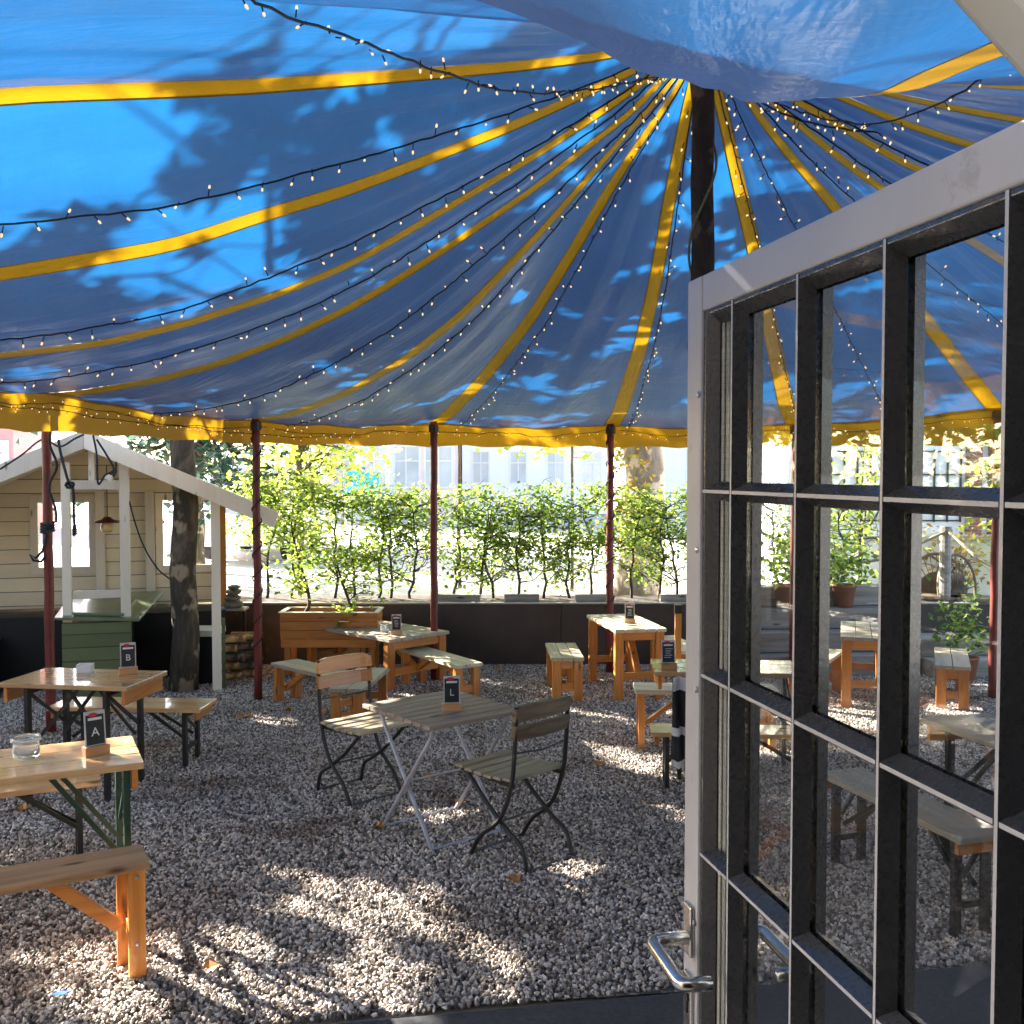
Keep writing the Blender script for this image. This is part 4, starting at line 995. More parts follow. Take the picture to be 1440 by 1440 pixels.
for yy_, nm in ((-0.18, 'front_board'), (0.18, 'back_board')):
    for k in range(4 if yy_ < 0 else 1):
        z = 0.572 - 0.083 * k
        MB().box((0, yy_ - (0.012 if k == 3 else 0), z), (Lb if k < 3 else Lb * 0.98, 0.022, 0.080)).build(nm, M['pine_x'] if k == 3 else M['log_box'] if 'log_box' in M else M['pine_x'], bx, bevel=0.003)
for sx in (-1, 1):
    MB().box((sx * (Lb / 2 - 0.011), 0, 0.45), (0.022, 0.336, 0.32)).build('end_board', M['pine_y'], bx, bevel=0.003)
    for sy in (-1, 1): MB().box((sx * (Lb / 2 - 0.06), sy * 0.135, 0.14), (0.06, 0.045, 0.30)).build('leg', M['pine'], bx, bevel=0.003)
rim = MB()
rim.box((0, -0.185, 0.617), (Lb + 0.03, 0.05, 0.010)); rim.box((0, 0.185, 0.617), (Lb + 0.03, 0.05, 0.010))
for sx in (-1, 1): rim.box((sx * (Lb / 2 - 0.01), 0, 0.617), (0.05, 0.318, 0.010))
rim.build('rim', M['planter_cap'], bx, bevel=0.002)
MB().box((0, 0, 0.57), (Lb - 0.05, 0.33, 0.012)).build('soil', M['soil'], bx)

# ------------------------------------------------------------------ plants
def leaf_mesh(centres, size, r, mi=0, flat=0.35, droop=0.2):
    """one folded leaf per centre"""
    mb = MB()
    for c in centres:
        s = size * r.uniform(0.65, 1.25)
        a = r.uniform(0, 6.283); el = r.gauss(-droop, 0.5)
        d = Vector((math.cos(a) * math.cos(el), math.sin(a) * math.cos(el), math.sin(el)))
        sd_ = d.cross(Vector((r.gauss(0, flat), r.gauss(0, flat), 1))).normalized(); n = sd_.cross(d)
        c = Vector(c); w_ = s * 0.34
        mb.add([c, c + d * s * 0.45 + sd_ * w_ + n * s * 0.06, c + d * s, c + d * s * 0.45 - sd_ * w_ + n * s * 0.06], [(0, 1, 2), (0, 2, 3)], mi)
    return mb
def limb(mb, a, b, r0, r1, r, k=5, wob=0.08):
    a = Vector(a); b = Vector(b); L = (b - a).length; pts = []; rs = []
    for i in range(k + 1):
        t = i / k; p = a.lerp(b, t)
        if 0 < i < k: p += Vector((r.gauss(0, 1), r.gauss(0, 1), r.gauss(0, .5))) * L * wob * 0.5
        pts.append(p); rs.append(r0 + (r1 - r0) * t)
    mb.tube(pts, rs, 7); return pts
def tree(name, label, cat, loc, trunk_h, trunk_r, crown, leafmat, barkmat, n_leaf, leaf, seed, group=None, limbs=12, clump=0.55, lean=(0, 0), keep=None, tname='trunk', cname='crown', skip_low=None):
    """crown: (cx,cy,cz, rx,ry,rz) relative to loc"""
    r = random.Random(seed); t = thing(name, label, cat, loc, 0, group)
    tr = MB(); k = 10; pts = []; rs = []
    for i in range(k + 1):
        f = i / k; pts.append((lean[0] * f + r.gauss(0, trunk_r * .12), lean[1] * f + r.gauss(0, trunk_r * .12), -0.05 + trunk_h * f)); rs.append(trunk_r * (1.0 - 0.35 * f) * (1.1 if i == 0 else 1))
    tr.tube(pts, rs, 14)
    cx, cy, cz, rx, ry, rz = crown; tips = []
    for i in range(limbs):
        while True:
            u = Vector((r.gauss(0, 1), r.gauss(0, 1), r.gauss(0, 1))).normalized() * r.uniform(0.45, 1.0) ** 0.6
            if u.z > -0.75: break
        e = Vector((cx + u.x * rx, cy + u.y * ry, cz + u.z * rz)); base = Vector(pts[r.randint(int(k * .75), k)])
        lp = limb(tr, base, e, trunk_r * 0.4, trunk_r * 0.07, r, 5, 0.12)
        tips += lp[2:]
        for _ in range(3):
            s0 = lp[r.randint(2, 5)]; e2 = s0 + Vector((r.gauss(0, rx * .3), r.gauss(0, ry * .3), r.gauss(0, rz * .25)))
            lq = limb(tr, s0, e2, trunk_r * 0.10, trunk_r * 0.03, r, 3, 0.1); tips += lq[1:]
    tr.build(tname, barkmat, t, smooth=True)
    cs = []
    while len(cs) < n_leaf:
        tp_ = tips[r.randrange(len(tips))]; c = tp_ + Vector((r.gauss(0, clump), r.gauss(0, clump), r.gauss(0, clump * .7)))
        if skip_low is not None and c.z + loc[2] < skip_low: continue
        if keep is not None and not keep(c + Vector(loc)): continue
        cs.append(c)
    leaf_mesh(cs, leaf, r).build(cname, leafmat, t)
    return t
from mathutils import noise as mnoise
S_SIDE = Vector((SUN.y, -SUN.x, 0)).normalized(); S_UP = SUN.cross(S_SIDE)
def gappy(c, thr=0.02):  # crown gaps shaped along the sun to throw dapples and sun patches
    a, b = c.dot(S_SIDE), c.dot(S_UP)
    gnd = c - SUN * (c.z / SUN.z); gx, gy = gnd.x - TC[0], gnd.y - TC[1]
    bq = gx * sd.x + gy * sd.y; disc = bq * bq - (gx * gx + gy * gy - 24.5)
    if gx * gx + gy * gy < 24.5 and (-bq + math.sqrt(max(disc, 0))) * math.tan(SUN_EL) < 2.3:   # light that slips in under the valance
        v = mnoise.noise(Vector((a * 1.25, b * 1.9, 3.7))) + 0.75 * mnoise.noise(Vector((a * 3.2, b * 5.6, 9.1)))
        return not v > thr + 0.10
    v = 0.7 * mnoise.noise(Vector((a * 1.3, b * 1.7, 3.7))) + 1.1 * mnoise.noise(Vector((a * 3.6, b * 5.0, 9.1)))
    if v > thr + 0.03: return False
    q = c - SUN * ((c.z - 3.2) / SUN.z)                   # leaves removed here to let sun onto the upper-left and near canopy
    if q.x < -1.2 - 0.25 * (q.y - 3.4) + 0.5 * mnoise.noise(Vector((a * 1.2, b * 1.2, 0))) and q.y < 4.4 and q.x > -3.6: return False
    if q.y < 3.5 + 0.6 * mnoise.noise(Vector((a * 1.2, b * 1.2, 5.0))) and -3.6 < q.x < 4: return False
    return True
def outside_tent(p):
    r = math.hypot(p.x - TC[0], p.y - TC[1])
    return (r > 5.35 or p.z > 4.3) and gappy(p)

# hedge: slender hornbeams trained above the planter wall
ORD = ['first', 'second', 'third', 'fourth', 'fifth', 'sixth', 'seventh', 'eighth', 'ninth', 'tenth', 'eleventh', 'twelfth', 'thirteenth', 'fourteenth', 'fifteenth', 'sixteenth', 'seventeenth', 'eighteenth', 'nineteenth', 'twentieth', 'twenty-first', 'twenty-second', 'twenty-third', 'twenty-fourth']
stem_px = [375, 412, 470, 496, 530, 549, 577, 638, 672, 694, 727, 764, 803, 826, 888, 926, 950]
def hedge_shrub(i, px, Y, label, seed, top=None, mat='hedge', n=340, base_z=0.60):
    r = random.Random(seed); p = dp(px, 860, Y); top = top or r.uniform(1.68, 1.88)
    t = thing('hornbeam_shrub', label, 'shrub', (p.x, Y, base_z), 0, 'hedge shrubs behind the planter wall')
    mb = MB(); k = 9; pts = []; x = y = 0.0
    for q in range(k + 1):
        f = q / k; pts.append(Vector((x, y, -0.03 + (top - base_z) * 0.9 * f))); x += r.gauss(0, 0.022); y += r.gauss(0, 0.015)
    mb.tube(pts, [0.017 * (1 - 0.6 * q / k) for q in range(k + 1)], 7)
    tips = []
    for _ in range(15):
        q = r.randint(2, k); s0 = pts[q]; sg = r.choice((-1, 1)); ln = r.uniform(0.16, 0.44) * (0.8 if q < 5 else 1.1)
        e = s0 + Vector((sg * ln, r.gauss(0, .08), r.uniform(0.02, 0.26)))
        lp = limb(mb, s0, e, 0.007, 0.003, r, 4, 0.18); tips += [(v, q) for v in lp[1:]]
        for _k in range(2):
            s1 = lp[r.randint(1, 4)]; e1 = s1 + Vector((r.gauss(0, .12), r.gauss(0, .07), r.uniform(-.03, .16))); lq = limb(mb, s1, e1, 0.004, 0.002, r, 3, 0.2); tips += [(v, q) for v in lq[1:]]
    mb.build('trunk', M['twig'], t, smooth=True)
    cs = []
    while len(cs) < n:
        v, q = tips[r.randrange(len(tips))]
        if q < 5 and r.random() < 0.45: continue
        c = v + Vector((r.gauss(0, .075), r.gauss(0, .09), r.gauss(0, .07)))
        if c.z < -0.02 or c.z + base_z > top + 0.12: continue
        cs.append(c)
    leaf_mesh(cs, 0.055, r, flat=0.6).build('foliage', M[mat], t)
for i, px in enumerate(stem_px):
    hedge_shrub(i, px, 10.78, f'slender leafy hedge shrub, {ORD[i]} from the left in the row behind the dark planter wall', 100 + i, mat='hedge_mid' if px in (549, 638, 694, 727, 803, 926) else 'hedge', n=1000 if px < 560 else 900, top=1.84 if px < 480 else 1.72)
for i, px in enumerate([1000, 1045, 1092, 1140, 1185]):
    hedge_shrub(i, px, 10.85, f'leafy hedge shrub seen through the glazed door, {ORD[i]} from the free edge', 160 + i, n=300)
# vine-like bush in the planter box, bright green
r = random.Random(51)
for k, px in enumerate((428, 487)):
    p = dp(px, 860, 9.9)
    t = thing('planter_bush', ['twisted stemmed bush at the left end of the wooden planter box', 'small green bush spilling over the middle of the wooden planter box'][k], 'bush', (p.x, 9.9, 0.575), 0, 'bushes in the planter box')
    mb = MB(); pts = smooth_path([(0, 0, 0), (0.05, 0.0, 0.10), (0.02, 0.02, 0.28), (-0.06, 0.03, 0.55), (-0.12, 0.02, 0.85), (-0.10, 0.0, 1.05 if k == 0 else 0.9)], 25)
    if k: pts = [Vector((q.x * .7, q.y, q.z * 0.55)) for q in pts]
    mb.tube(pts, [0.02 * (1 - .7 * i / (len(pts) - 1)) for i in range(len(pts))], 8); tips = []
    for _ in range(14):
        s0 = pts[r.randint(8, len(pts) - 1)]; e = s0 + Vector((r.gauss(0, .2), r.gauss(0, .12), r.uniform(-.05, .22))); tips += limb(mb, s0, e, .006, .002, r, 4, .15)[1:]
    mb.build('stem', M['twig'], t, smooth=True)
    cs = [tips[r.randrange(len(tips))] + Vector((r.gauss(0, .08), r.gauss(0, .07), r.gauss(0, .08))) for _ in range(420 if k == 0 else 150)]
    if k: cs += [Vector((r.gauss(0, .09), -0.14 + r.gauss(0, .05), r.uniform(-.08, .12))) for _ in range(60)]
    leaf_mesh(cs, 0.066, r, flat=.6).build('foliage', M['hedge'], t)

# the tree by the hut: trunk in the picture, crown over the tent
tb = gp(260, 972)
tree('broadleaf_tree', 'tall tree with patchy dark trunk rising between the hut and the tent', 'tree', (-2.93, 9.10, 0), 5.6, 0.122, (-2.1, 1.9, 6.6, 4.6, 4.2, 2.3), M['leaf_tree'], M['bark'], 46000, 0.145, 11, limbs=38, clump=0.6, lean=(0.05, 0.05), keep=outside_tent, skip_low=4.2)
# second tree left of the hut, its crown placed to dapple the garden
tree('broadleaf_tree', 'spreading yellow green tree behind the left side of the cream hut', 'tree', (-8.4, 11.6, 0), 3.2, 0.09, (0.3, -0.2, 4.6, 4.2, 3.4, 2.2), M['leaf_tree'], M['bark'], 46000, 0.145, 12, limbs=38, clump=0.6, skip_low=2.5, keep=lambda p: (p.x / p.y < -0.50 or p.z > 3.6) and gappy(p, 0.0))

# behind the hedge
def crown_tree(label, loc, h, rad, mat, n, leaf, seed, bark='bark', name='garden_tree', trunk_r=0.14, cz=None, clump=.4, limbs=14, rz=None):
    return tree(name, label, 'tree', loc, h * 0.6, trunk_r, (0, 0, cz or h * .62, rad, rad, rz or h * .34), M[mat], M[bark], n, leaf, seed, None, limbs, clump)
crown_tree('dark blue green conifer rising behind the hut roof', (-6.3, 20.5, 0), 7, 3.0, 'leaf_con', 5200, 0.20, 21, cz=3.4, rz=2.8, limbs=26, clump=.5)
crown_tree('bright yellow green tree behind the red pole and hut eave', (-2.95, 14.2, 0), 4.2, 0.75, 'leaf_yel', 1300, 0.13, 22, cz=2.2, rz=1.3, trunk_r=.06)
crown_tree('loose yellow green tree with hanging branches behind the hedge between two red poles', (-0.9, 17.5, 0), 6.0, 2.1, 'leaf_yel', 3600, 0.16, 23, cz=3.9, rz=1.25, trunk_r=.03)
crown_tree('yellow green tree behind the hedge beside the red pole on the right', (1.0, 17.0, 0), 6.0, 1.5, 'leaf_yel', 2800, 0.16, 24, cz=3.7, rz=1.3, trunk_r=.03)
bigt = dp(900, 690, 16.0)
tree('plane_tree', 'massive pale trunk with rusty ivy standing behind the hedge near the door', 'tree', (bigt.x, 16.0, 0), 6.5, 0.34, (0, 0, 7.5, 3.2, 3.2, 2.0), M['leaf_yel'], M['bark_big'], 2200, 0.22, 25, limbs=14, clump=.6)
r = random.Random(77); cs = []
for _ in range(900):
    an = r.uniform(0, 6.28); z = r.uniform(.6, 4.2); rr_ = 0.30 + r.uniform(0, .12)
    if math.cos(an) > 0.35: continue
    cs.append((rr_ * math.cos(an), rr_ * math.sin(an), z))
iv = thing('ivy', 'rusty and yellow ivy climbing the massive pale trunk', 'ivy', (bigt.x, 16.0, 0)); leaf_mesh(cs, 0.12, r, flat=.8).build('leaves', M['leaf_brown'], iv)
ys = [('yellow green sapling seen through the top panes of the door', (3.85, 11.3, 0), 3.0, .55, 'leaf_yel', 420, .10, 31), ('leafy yellow tree seen through the glazed door beside a window', (5.9, 12.2, 0), 3.4, .6, 'leaf_yel', 420, .11, 32), ('green bush behind the glazed door by the rope fence', (3.4, 10.9, 0), 1.5, .5, 'hedge', 500, .09, 33), ('wide yellow green bush behind the glazed door near the hinge', (6.4, 11.8, 0), 2.1, 1.0, 'leaf_yel', 900, .10, 34),
      ('rust coloured bush below the windows behind the glazed door', (5.35, 12.6, 0), 1.5, .5, 'leaf_brown', 420, .09, 35)]
for lab, loc_, h, rad, mt, n, lf, sd2 in ys: crown_tree(lab, loc_, h, rad, mt, n, lf, sd2, trunk_r=.03, clump=.18, bark='twig')

# ------------------------------------------------------------------ cream hut
RX, YF, HA = -3.80, 8.78, R_(16.7); YB = 1.22
HO = Vector((RX, YF, 0)); HX = Vector((math.cos(HA), math.sin(HA), 0)); HY = Vector((-math.sin(HA), math.cos(HA), 0))
hut = thing('garden_hut', 'open cream boarded hut with gable roof, two windows and green counter', 'hut', HO, HA)
def hp(px, py, yl):
    """where the sight line meets the hut's own plane at depth yl, in hut coordinates"""
    d = Vector(ray(px, py)); t = (yl + HO.dot(HY)) / d.dot(HY); p = Vector((0, 0, EYE)) + d * t - HO
    return Vector((p.dot(HX), yl, p.z))
def H(x, y, z): return Vector((x, y, z))
def Hw(x, y, z): p = Vector((x, y, z)) - HO; return Vector((p.dot(HX), p.dot(HY), z))
y0, y1 = -0.16, YB + 0.15
rid = hp(118, 606, y0); eav = hp(389, 720, y0); zt = rid.z; ov = eav.x - 0.0; pitch = (rid.z - eav.z) / (eav.x - rid.x); rx0 = rid.x
xr = hp(312, 800, YB).x; xl = -xr - 0.25; wz0 = hp(200, 850, YB).z; th = 0.04
def win(a_, b_, c_, d_): p, q = hp(a_, d_, YB), hp(b_, c_, YB); return (p.x, q.x, p.z, q.z)
winL, winR = win(55, 125, 706, 798), win(230, 296, 703, 795)
zlo, zhi = min(winL[2], winR[2]), max(winL[3], winR[3])
bw = MB()
def wallbox(x0, x1, z0, z1): bw.box(H((x0 + x1) / 2, YB, (z0 + z1) / 2), (x1 - x0, th, z1 - z0))
wallbox(xl, xr, wz0, zlo); wallbox(xl, winL[0], zlo, zhi); wallbox(winL[1], winR[0], zlo, zhi); wallbox(winR[1], xr, zlo, zhi)
for wdw in (winL, winR):
    if wdw[2] > zlo + .004: wallbox(wdw[0], wdw[1], zlo, wdw[2])
    if wdw[3] < zhi - .004: wallbox(wdw[0], wdw[1], wdw[3], zhi)
def roof_z(x): return zt - abs(x - rx0) * pitch
bw.prism([H(xl, YB - th / 2, zhi), H(xr, YB - th / 2, zhi), H(xr, YB - th / 2, max(zhi + .01, roof_z(xr) - .05)), H(rx0, YB - th / 2, zt - .06), H(xl, YB - th / 2, max(zhi + .01, roof_z(xl) - .05))], (0, th, 0))
bw.build('back_wall', M['cream'], hut)
for wdw in (winL, winR):
    f = MB(); x0, x1, z0, z1 = wdw; yq = YB - th / 2 - 0.012; k = 0.07
    f.box(H((x0 + x1) / 2, yq, z1 + k / 2), (x1 - x0 + 2 * k, 0.025, k)); f.box(H((x0 + x1) / 2, yq, z0 - k / 2), (x1 - x0 + 2 * k, 0.025, k))
    f.box(H(x0 - k / 2, yq, (z0 + z1) / 2), (k, 0.025, z1 - z0)); f.box(H(x1 + k / 2, yq, (z0 + z1) / 2), (k, 0.025, z1 - z0))
    f.build('window_frame', M['cream_trim'], hut, bevel=0.003)
for pxx in (141, 211):
    xx = hp(pxx, 760, YB - .055).x; MB().box(H(xx, YB - 0.055, (wz0 + zhi + .1) / 2), (0.085, 0.05, zhi + .1 - wz0)).build('batten', M['cream_trim'], hut, bevel=0.004)
MB().box(H(xl + 0.02, YB / 2 + .1, 1.0), (0.04, YB - 0.3, 1.1)).build('side_wall', M['cream'], hut)
for sx in (-1, 1):
    rf = MB(); e = rx0 + sx * (ov - rx0); ze = eav.z
    rf.prism([H(rx0, y0, zt), H(e, y0, ze), H(e, y0, ze - 0.025), H(rx0, y0, zt - 0.025)], (0, y1 - y0, 0)); rf.build('roof', M['cream_roof'], hut)
    bb_ = MB(); bb_.prism([H(rx0 + sx * 0.001, y0 - 0.035, zt + 0.006), H(e + sx * .02, y0 - 0.035, ze - 0.004), H(e - sx * 0.03, y0 - 0.035, ze - 0.135), H(rx0 + sx * 0.001, y0 - 0.035, zt - 0.15)], (0, 0.03, 0)); bb_.build('bargeboard', M['cream_trim'], hut, bevel=0.003)
    for k in range(3):
        yk = 0.12 + k * 0.45; MB().bar(H(rx0 + sx * .03, yk, zt - .058 - .03 * pitch), H(e - sx * .05, yk, ze - 0.055), 0.05, 0.055).build('rafter', M['cream_trim'], hut)
def post(px0, px1, y, z0, z1, mat, nm='post', d=0.07):
    a, b = hp(px0, 700, y), hp(px1, 700, y); MB().box(H((a.x + b.x) / 2, y, (z0 + z1) / 2), (b.x - a.x, d, z1 - z0)).build(nm, mat, hut, bevel=0.004)
YC = -0.05; zc = hp(136, 873, YC).z
post(86, 99, YC, zc, roof_z(-.35) - .04, M['cream_trim']); post(168, 182, YC, zc, roof_z(.5) - .04, M['cream_trim'])
post(296, 309, 0.0, 0.0, roof_z(1.2) - .04, M['cream_trim']); post(309, 317, YB - .06, wz0 - .05, roof_z(1.3) - .04, M['orange_trim'], 'corner_post')
a, b = hp(99, 682, YC), hp(168, 682, YC); xm = (a.x + b.x) / 2
MB().box(H(xm, YC + .005, a.z), (b.x - a.x, 0.05, 0.08)).build('collar_beam', M['cream_trim'], hut, bevel=0.003)
post(125, 134, YC + .012, a.z + .04, zt - .06, M['cream_trim'], 'king_post', 0.045)
MB().box(H(xm, YC + .012, hp(130, 836, YC).z), (b.x - a.x, 0.04, 0.07)).build('rail', M['cream_trim'], hut, bevel=0.003)
a, b = hp(87, 872, YC - .06), hp(185, 872, YC - .06)
MB().box(H((a.x + b.x) / 2, YC - .06, zc / 2 - .003), (b.x - a.x, 0.05, zc - .006)).build('counter_front', M['green'], hut, bevel=0.003)
t0, t1, t2, t3 = hp(76, 872, YC - .10), hp(196, 874, YC - .10), hp(231, 834, YC + .85), hp(100, 838, YC + .85)
MB().prism([t0, t1, t2, t3], (0, 0, 0.022)).build('counter_top', M['green_top'], hut, bevel=0.003)
c0_, c1_ = t0.lerp(t3, .06), t1.lerp(t2, .06); d0_, d1_ = t0.lerp(t3, .62), t1.lerp(t2, .62); up_ = Vector((0, 0, .026))
lid = [c0_.lerp(c1_, .20), c0_.lerp(c1_, .80), d0_.lerp(d1_, .80) * .12 + c0_.lerp(c1_, .80) * .88, d0_.lerp(d1_, .80) * .9 + c0_.lerp(c1_, .80) * .1, d0_.lerp(d1_, .74), d0_.lerp(d1_, .26), d0_.lerp(d1_, .20) * .9 + c0_.lerp(c1_, .20) * .1]
MB().prism([p + up_ for p in lid], (0, 0, 0.028)).build('hatch_lid', M['green_top'], hut, bevel=0.008, seg=3)
bs = MB(); bs.box(H(0.75, YB - .28, wz0 / 2 - .01), (1.1, 0.5, wz0 - .02)); bs.box(H(-0.95, YB - .28, wz0 / 2 - .01), (1.6, 0.5, wz0 - .02)); bs.box(H(xm, 0.38, 0.28), (.50, 0.8, 0.56)); bs.build('base', M['void'], hut)  # near-black boxes put in for the shaded void under the hut
xe = hp(314, 865, 0.05).x; MB().box(H(xe, 0.05, 0.32), (0.03, 0.02, 0.64)).build('edge_board', M['green'], hut)
MB().prism([Hw(-6.0, 8.05, .44), Hw(-4.40, 8.45, .44), Hw(-4.62, 9.2, .44), Hw(-6.0, 9.2, .44)], (0, 0, 0.035)).build('side_deck', M['slate'], hut, bevel=0.004)
MB().prism([Hw(-5.98, 8.10, 0), Hw(-4.43, 8.50, 0), Hw(-4.65, 9.18, 0), Hw(-5.98, 9.18, 0)], (0, 0, 0.438)).build('deck_base', M['void'], hut)

lm = thing('pendant_lamp', 'dark red pendant lamp with amber glass hanging inside the hut', 'lamp', dp(151, 735, 9.2))
MB().lathe([(0.0, 0.055), (0.03, 0.05), (0.05, 0.03), (0.11, 0.012), (0.115, 0.0), (0.10, 0.004), (0.0, 0.02)], 24).build('lamp_shade', M['lampred'], lm, smooth=True)
MB().lathe([(0.045, 0.005), (0.06, -0.03), (0.055, -0.07), (0.03, -0.085), (0, -0.085)], 18).build('glass', M['lampglass'], lm, smooth=True)
MB().tube([(0, 0, 0.05), (0, 0, 0.52)], 0.004, 6).build('cord', M['cable'], lm)
sp_ = thing('spotlight', 'small black spotlight clamped under the hut collar beam', 'lamp', dp(163, 660, 8.72))
MB().tube([(0, 0, 0), (-0.035, -0.02, -0.055)], [0.018, 0.028], 14).build('head', M['black'], sp_); MB().tube([(0, 0, 0), (0.0, 0, 0.07)], 0.008, 8).build('arm', M['black'], sp_)
MB().box((-0.05, -.022, -0.065), (0.06, 0.05, 0.05), Matrix.Rotation(R_(25), 3, 'Y')).build('lens', M['cream_trim'], sp_, bevel=0.004)
def rope(label, pts, r=0.012, mat='rope', name='rope', cat='rope'):
    base = Vector(pts[0]); o = thing(name, label, cat, base)
    MB().tube([p - base for p in smooth_path(pts, 60)], r, 8).build('cord', M[mat], o, smooth=True); return o
Yr = 8.52
rp = rope('dark rope hanging knotted from the hut gable in front of the left window', [dp(82, 618, Yr), dp(86, 640, Yr), dp(97, 680, Yr), dp(103, 690, Yr), dp(104, 730, Yr), dp(106, 745, Yr)])
k_ = MB(); kb = Vector(rp.location)
for i in range(26):
    an = i * 0.9; k_.v and None
k_.tube([dp(99, 682, Yr) - kb + Vector((0.03 * math.cos(i * .8), -0.012 + 0.02 * math.sin(i * 1.3), 0.025 * math.sin(i * .8))) for i in range(20)], 0.010, 6); k_.tube([dp(104 + (i % 2) * 1.5, 738 + i * 1.3, Yr) - kb for i in range(12)], [0.016 + .004 * (i % 2) for i in range(12)], 8); k_.build('knot', M['rope'], rp)
rope('dark cable slung from the hut ridge to the spotlight', [dp(131, 612, Yr), dp(136, 640, Yr), dp(138, 680, Yr), dp(148, 668, Yr), dp(160, 660, Yr), dp(150, 640, Yr), dp(136, 618, Yr)], 0.009)
rope('dark rope running along the left slope of the hut gable', [dp(0, 660, 8.2), dp(30, 640, 8.3), dp(60, 618, 8.38), dp(84, 628, 8.46), dp(105, 617, 8.52), dp(118, 611, 8.56)], 0.008)
rope('thin dark cable drooping across the hut back wall to the tree', [dp(182, 705, 8.85), dp(190, 735, 8.87), dp(203, 770, 8.9), dp(222, 800, 8.93), dp(240, 815, 8.97)], 0.007)
pr = POLE[149.5]
pp = [Vector((pr.x + 0.045 * math.cos(i * .7), pr.y + 0.045 * math.sin(i * .7), 1.58 - 0.0022 * i)) for i in range(34)] + [dp(66, 752, 7.58), dp(60, 775, 7.57), dp(50, 785, 7.57), dp(42, 780, 7.56), dp(47, 788, 7.56), dp(58, 790, 7.57), dp(64, 782, 7.58)]
rope('dark rope knotted round the red pole beside the hut with its end dangling', pp, 0.010)
rope('dark rope trailing down the red pole in front of the hut', [dp(72, 600, 7.56), dp(70, 625, 7.56), dp(80, 655, 7.57), dp(69, 685, 7.56), dp(78, 715, 7.56), dp(79, 735, 7.57)], 0.010)

# crate with white lid beside the tree, firewood, shelf with stones
a = dp(289, 900, 9.45); cr = thing('storage_crate', 'black crate with bright white lid between the tree trunk and hut post', 'crate', (a.x, 9.5, 0))
MB().box((0, 0, 0.22), (0.24, 0.3, 0.44)).build('body', M['void'], cr, bevel=0.004); MB().box((0, 0, 0.475), (0.26, 0.32, 0.06)).build('lid', M['white'], cr, bevel=0.006)
wdz = dp(340, 900, 9.62)
lg_r = random.Random(5); spots = [(0.00, 0.045), (0.15, 0.04), (-0.03, 0.135), (0.13, 0.13), (0.02, 0.225), (0.16, 0.215), (-0.02, 0.31), (0.13, 0.30), (0.05, 0.395), (0.18, 0.40)]
names_ = ['bottom left', 'bottom right', 'second layer left', 'second layer right', 'middle layer left', 'middle layer right', 'fourth layer left', 'fourth layer right', 'top left', 'top right']
for k, (dx, z) in enumerate(spots):
    t = thing('firewood_log', f'split firewood log, {names_[k]} of the pile beside the hut post', 'log', (wdz.x - 0.07 + (dx - .07) * 0.9, 9.62 + (0.06 if k % 2 else -0.05), z), R_(lg_r.uniform(-14, 14)), 'firewood logs beside the hut')
    rr0 = 0.045; n_ = 7; P = []
    hw = lg_r.uniform(.11, .16)
    poly = [Vector((-hw, rr0 * lg_r.uniform(.8, 1.1) * math.cos(2 * math.pi * i / n_ + .3), rr0 * lg_r.uniform(.75, 1.0) * math.sin(2 * math.pi * i / n_ + .3))) for i in range(n_)]
    MB().prism(poly, (2 * hw, 0, lg_r.uniform(-.01, .01))).build('wood', M['log'] if k in (0, 1, 2, 6, 8, 9) else M['log_dark'], t, bevel=0.006)
sh = thing('shelf', 'narrow plank shelf on the planter wall edge beside the hut post', 'shelf', (dp(326, 862, 9.9).x, 9.95, 0))
MB().box((0, 0, 0.625), (0.26, 0.2, 0.022)).build('board', M['deck'], sh, bevel=0.003)
for sx in (-1, 1): MB().box((sx * .10, 0.02, 0.307), (0.03, 0.03, 0.614)).build('leg', M['void'], sh)
zs_ = 0.636
for k, (rx, hh) in enumerate([(0.10, .07), (0.085, .06), (0.075, .055), (0.06, .035)]):
    t = thing('stone', ['large flat stone at the bottom of the small cairn on the shelf', 'second stone from below in the small cairn on the shelf', 'third stone from below in the small cairn on the shelf', 'small flat capstone of the cairn on the shelf'][k], 'stone', (sh.location.x + lg_r.uniform(-.015, .015), 9.93, zs_), lg_r.uniform(0, 3), 'stones stacked on the shelf')
    MB().lathe([(0, 0), (rx * .7, 0.0), (rx, hh * .35), (rx * .95, hh * .7), (rx * .6, hh), (0, hh)], 11).build('rock', M['stone'], t, bevel=0.004); zs_ += hh

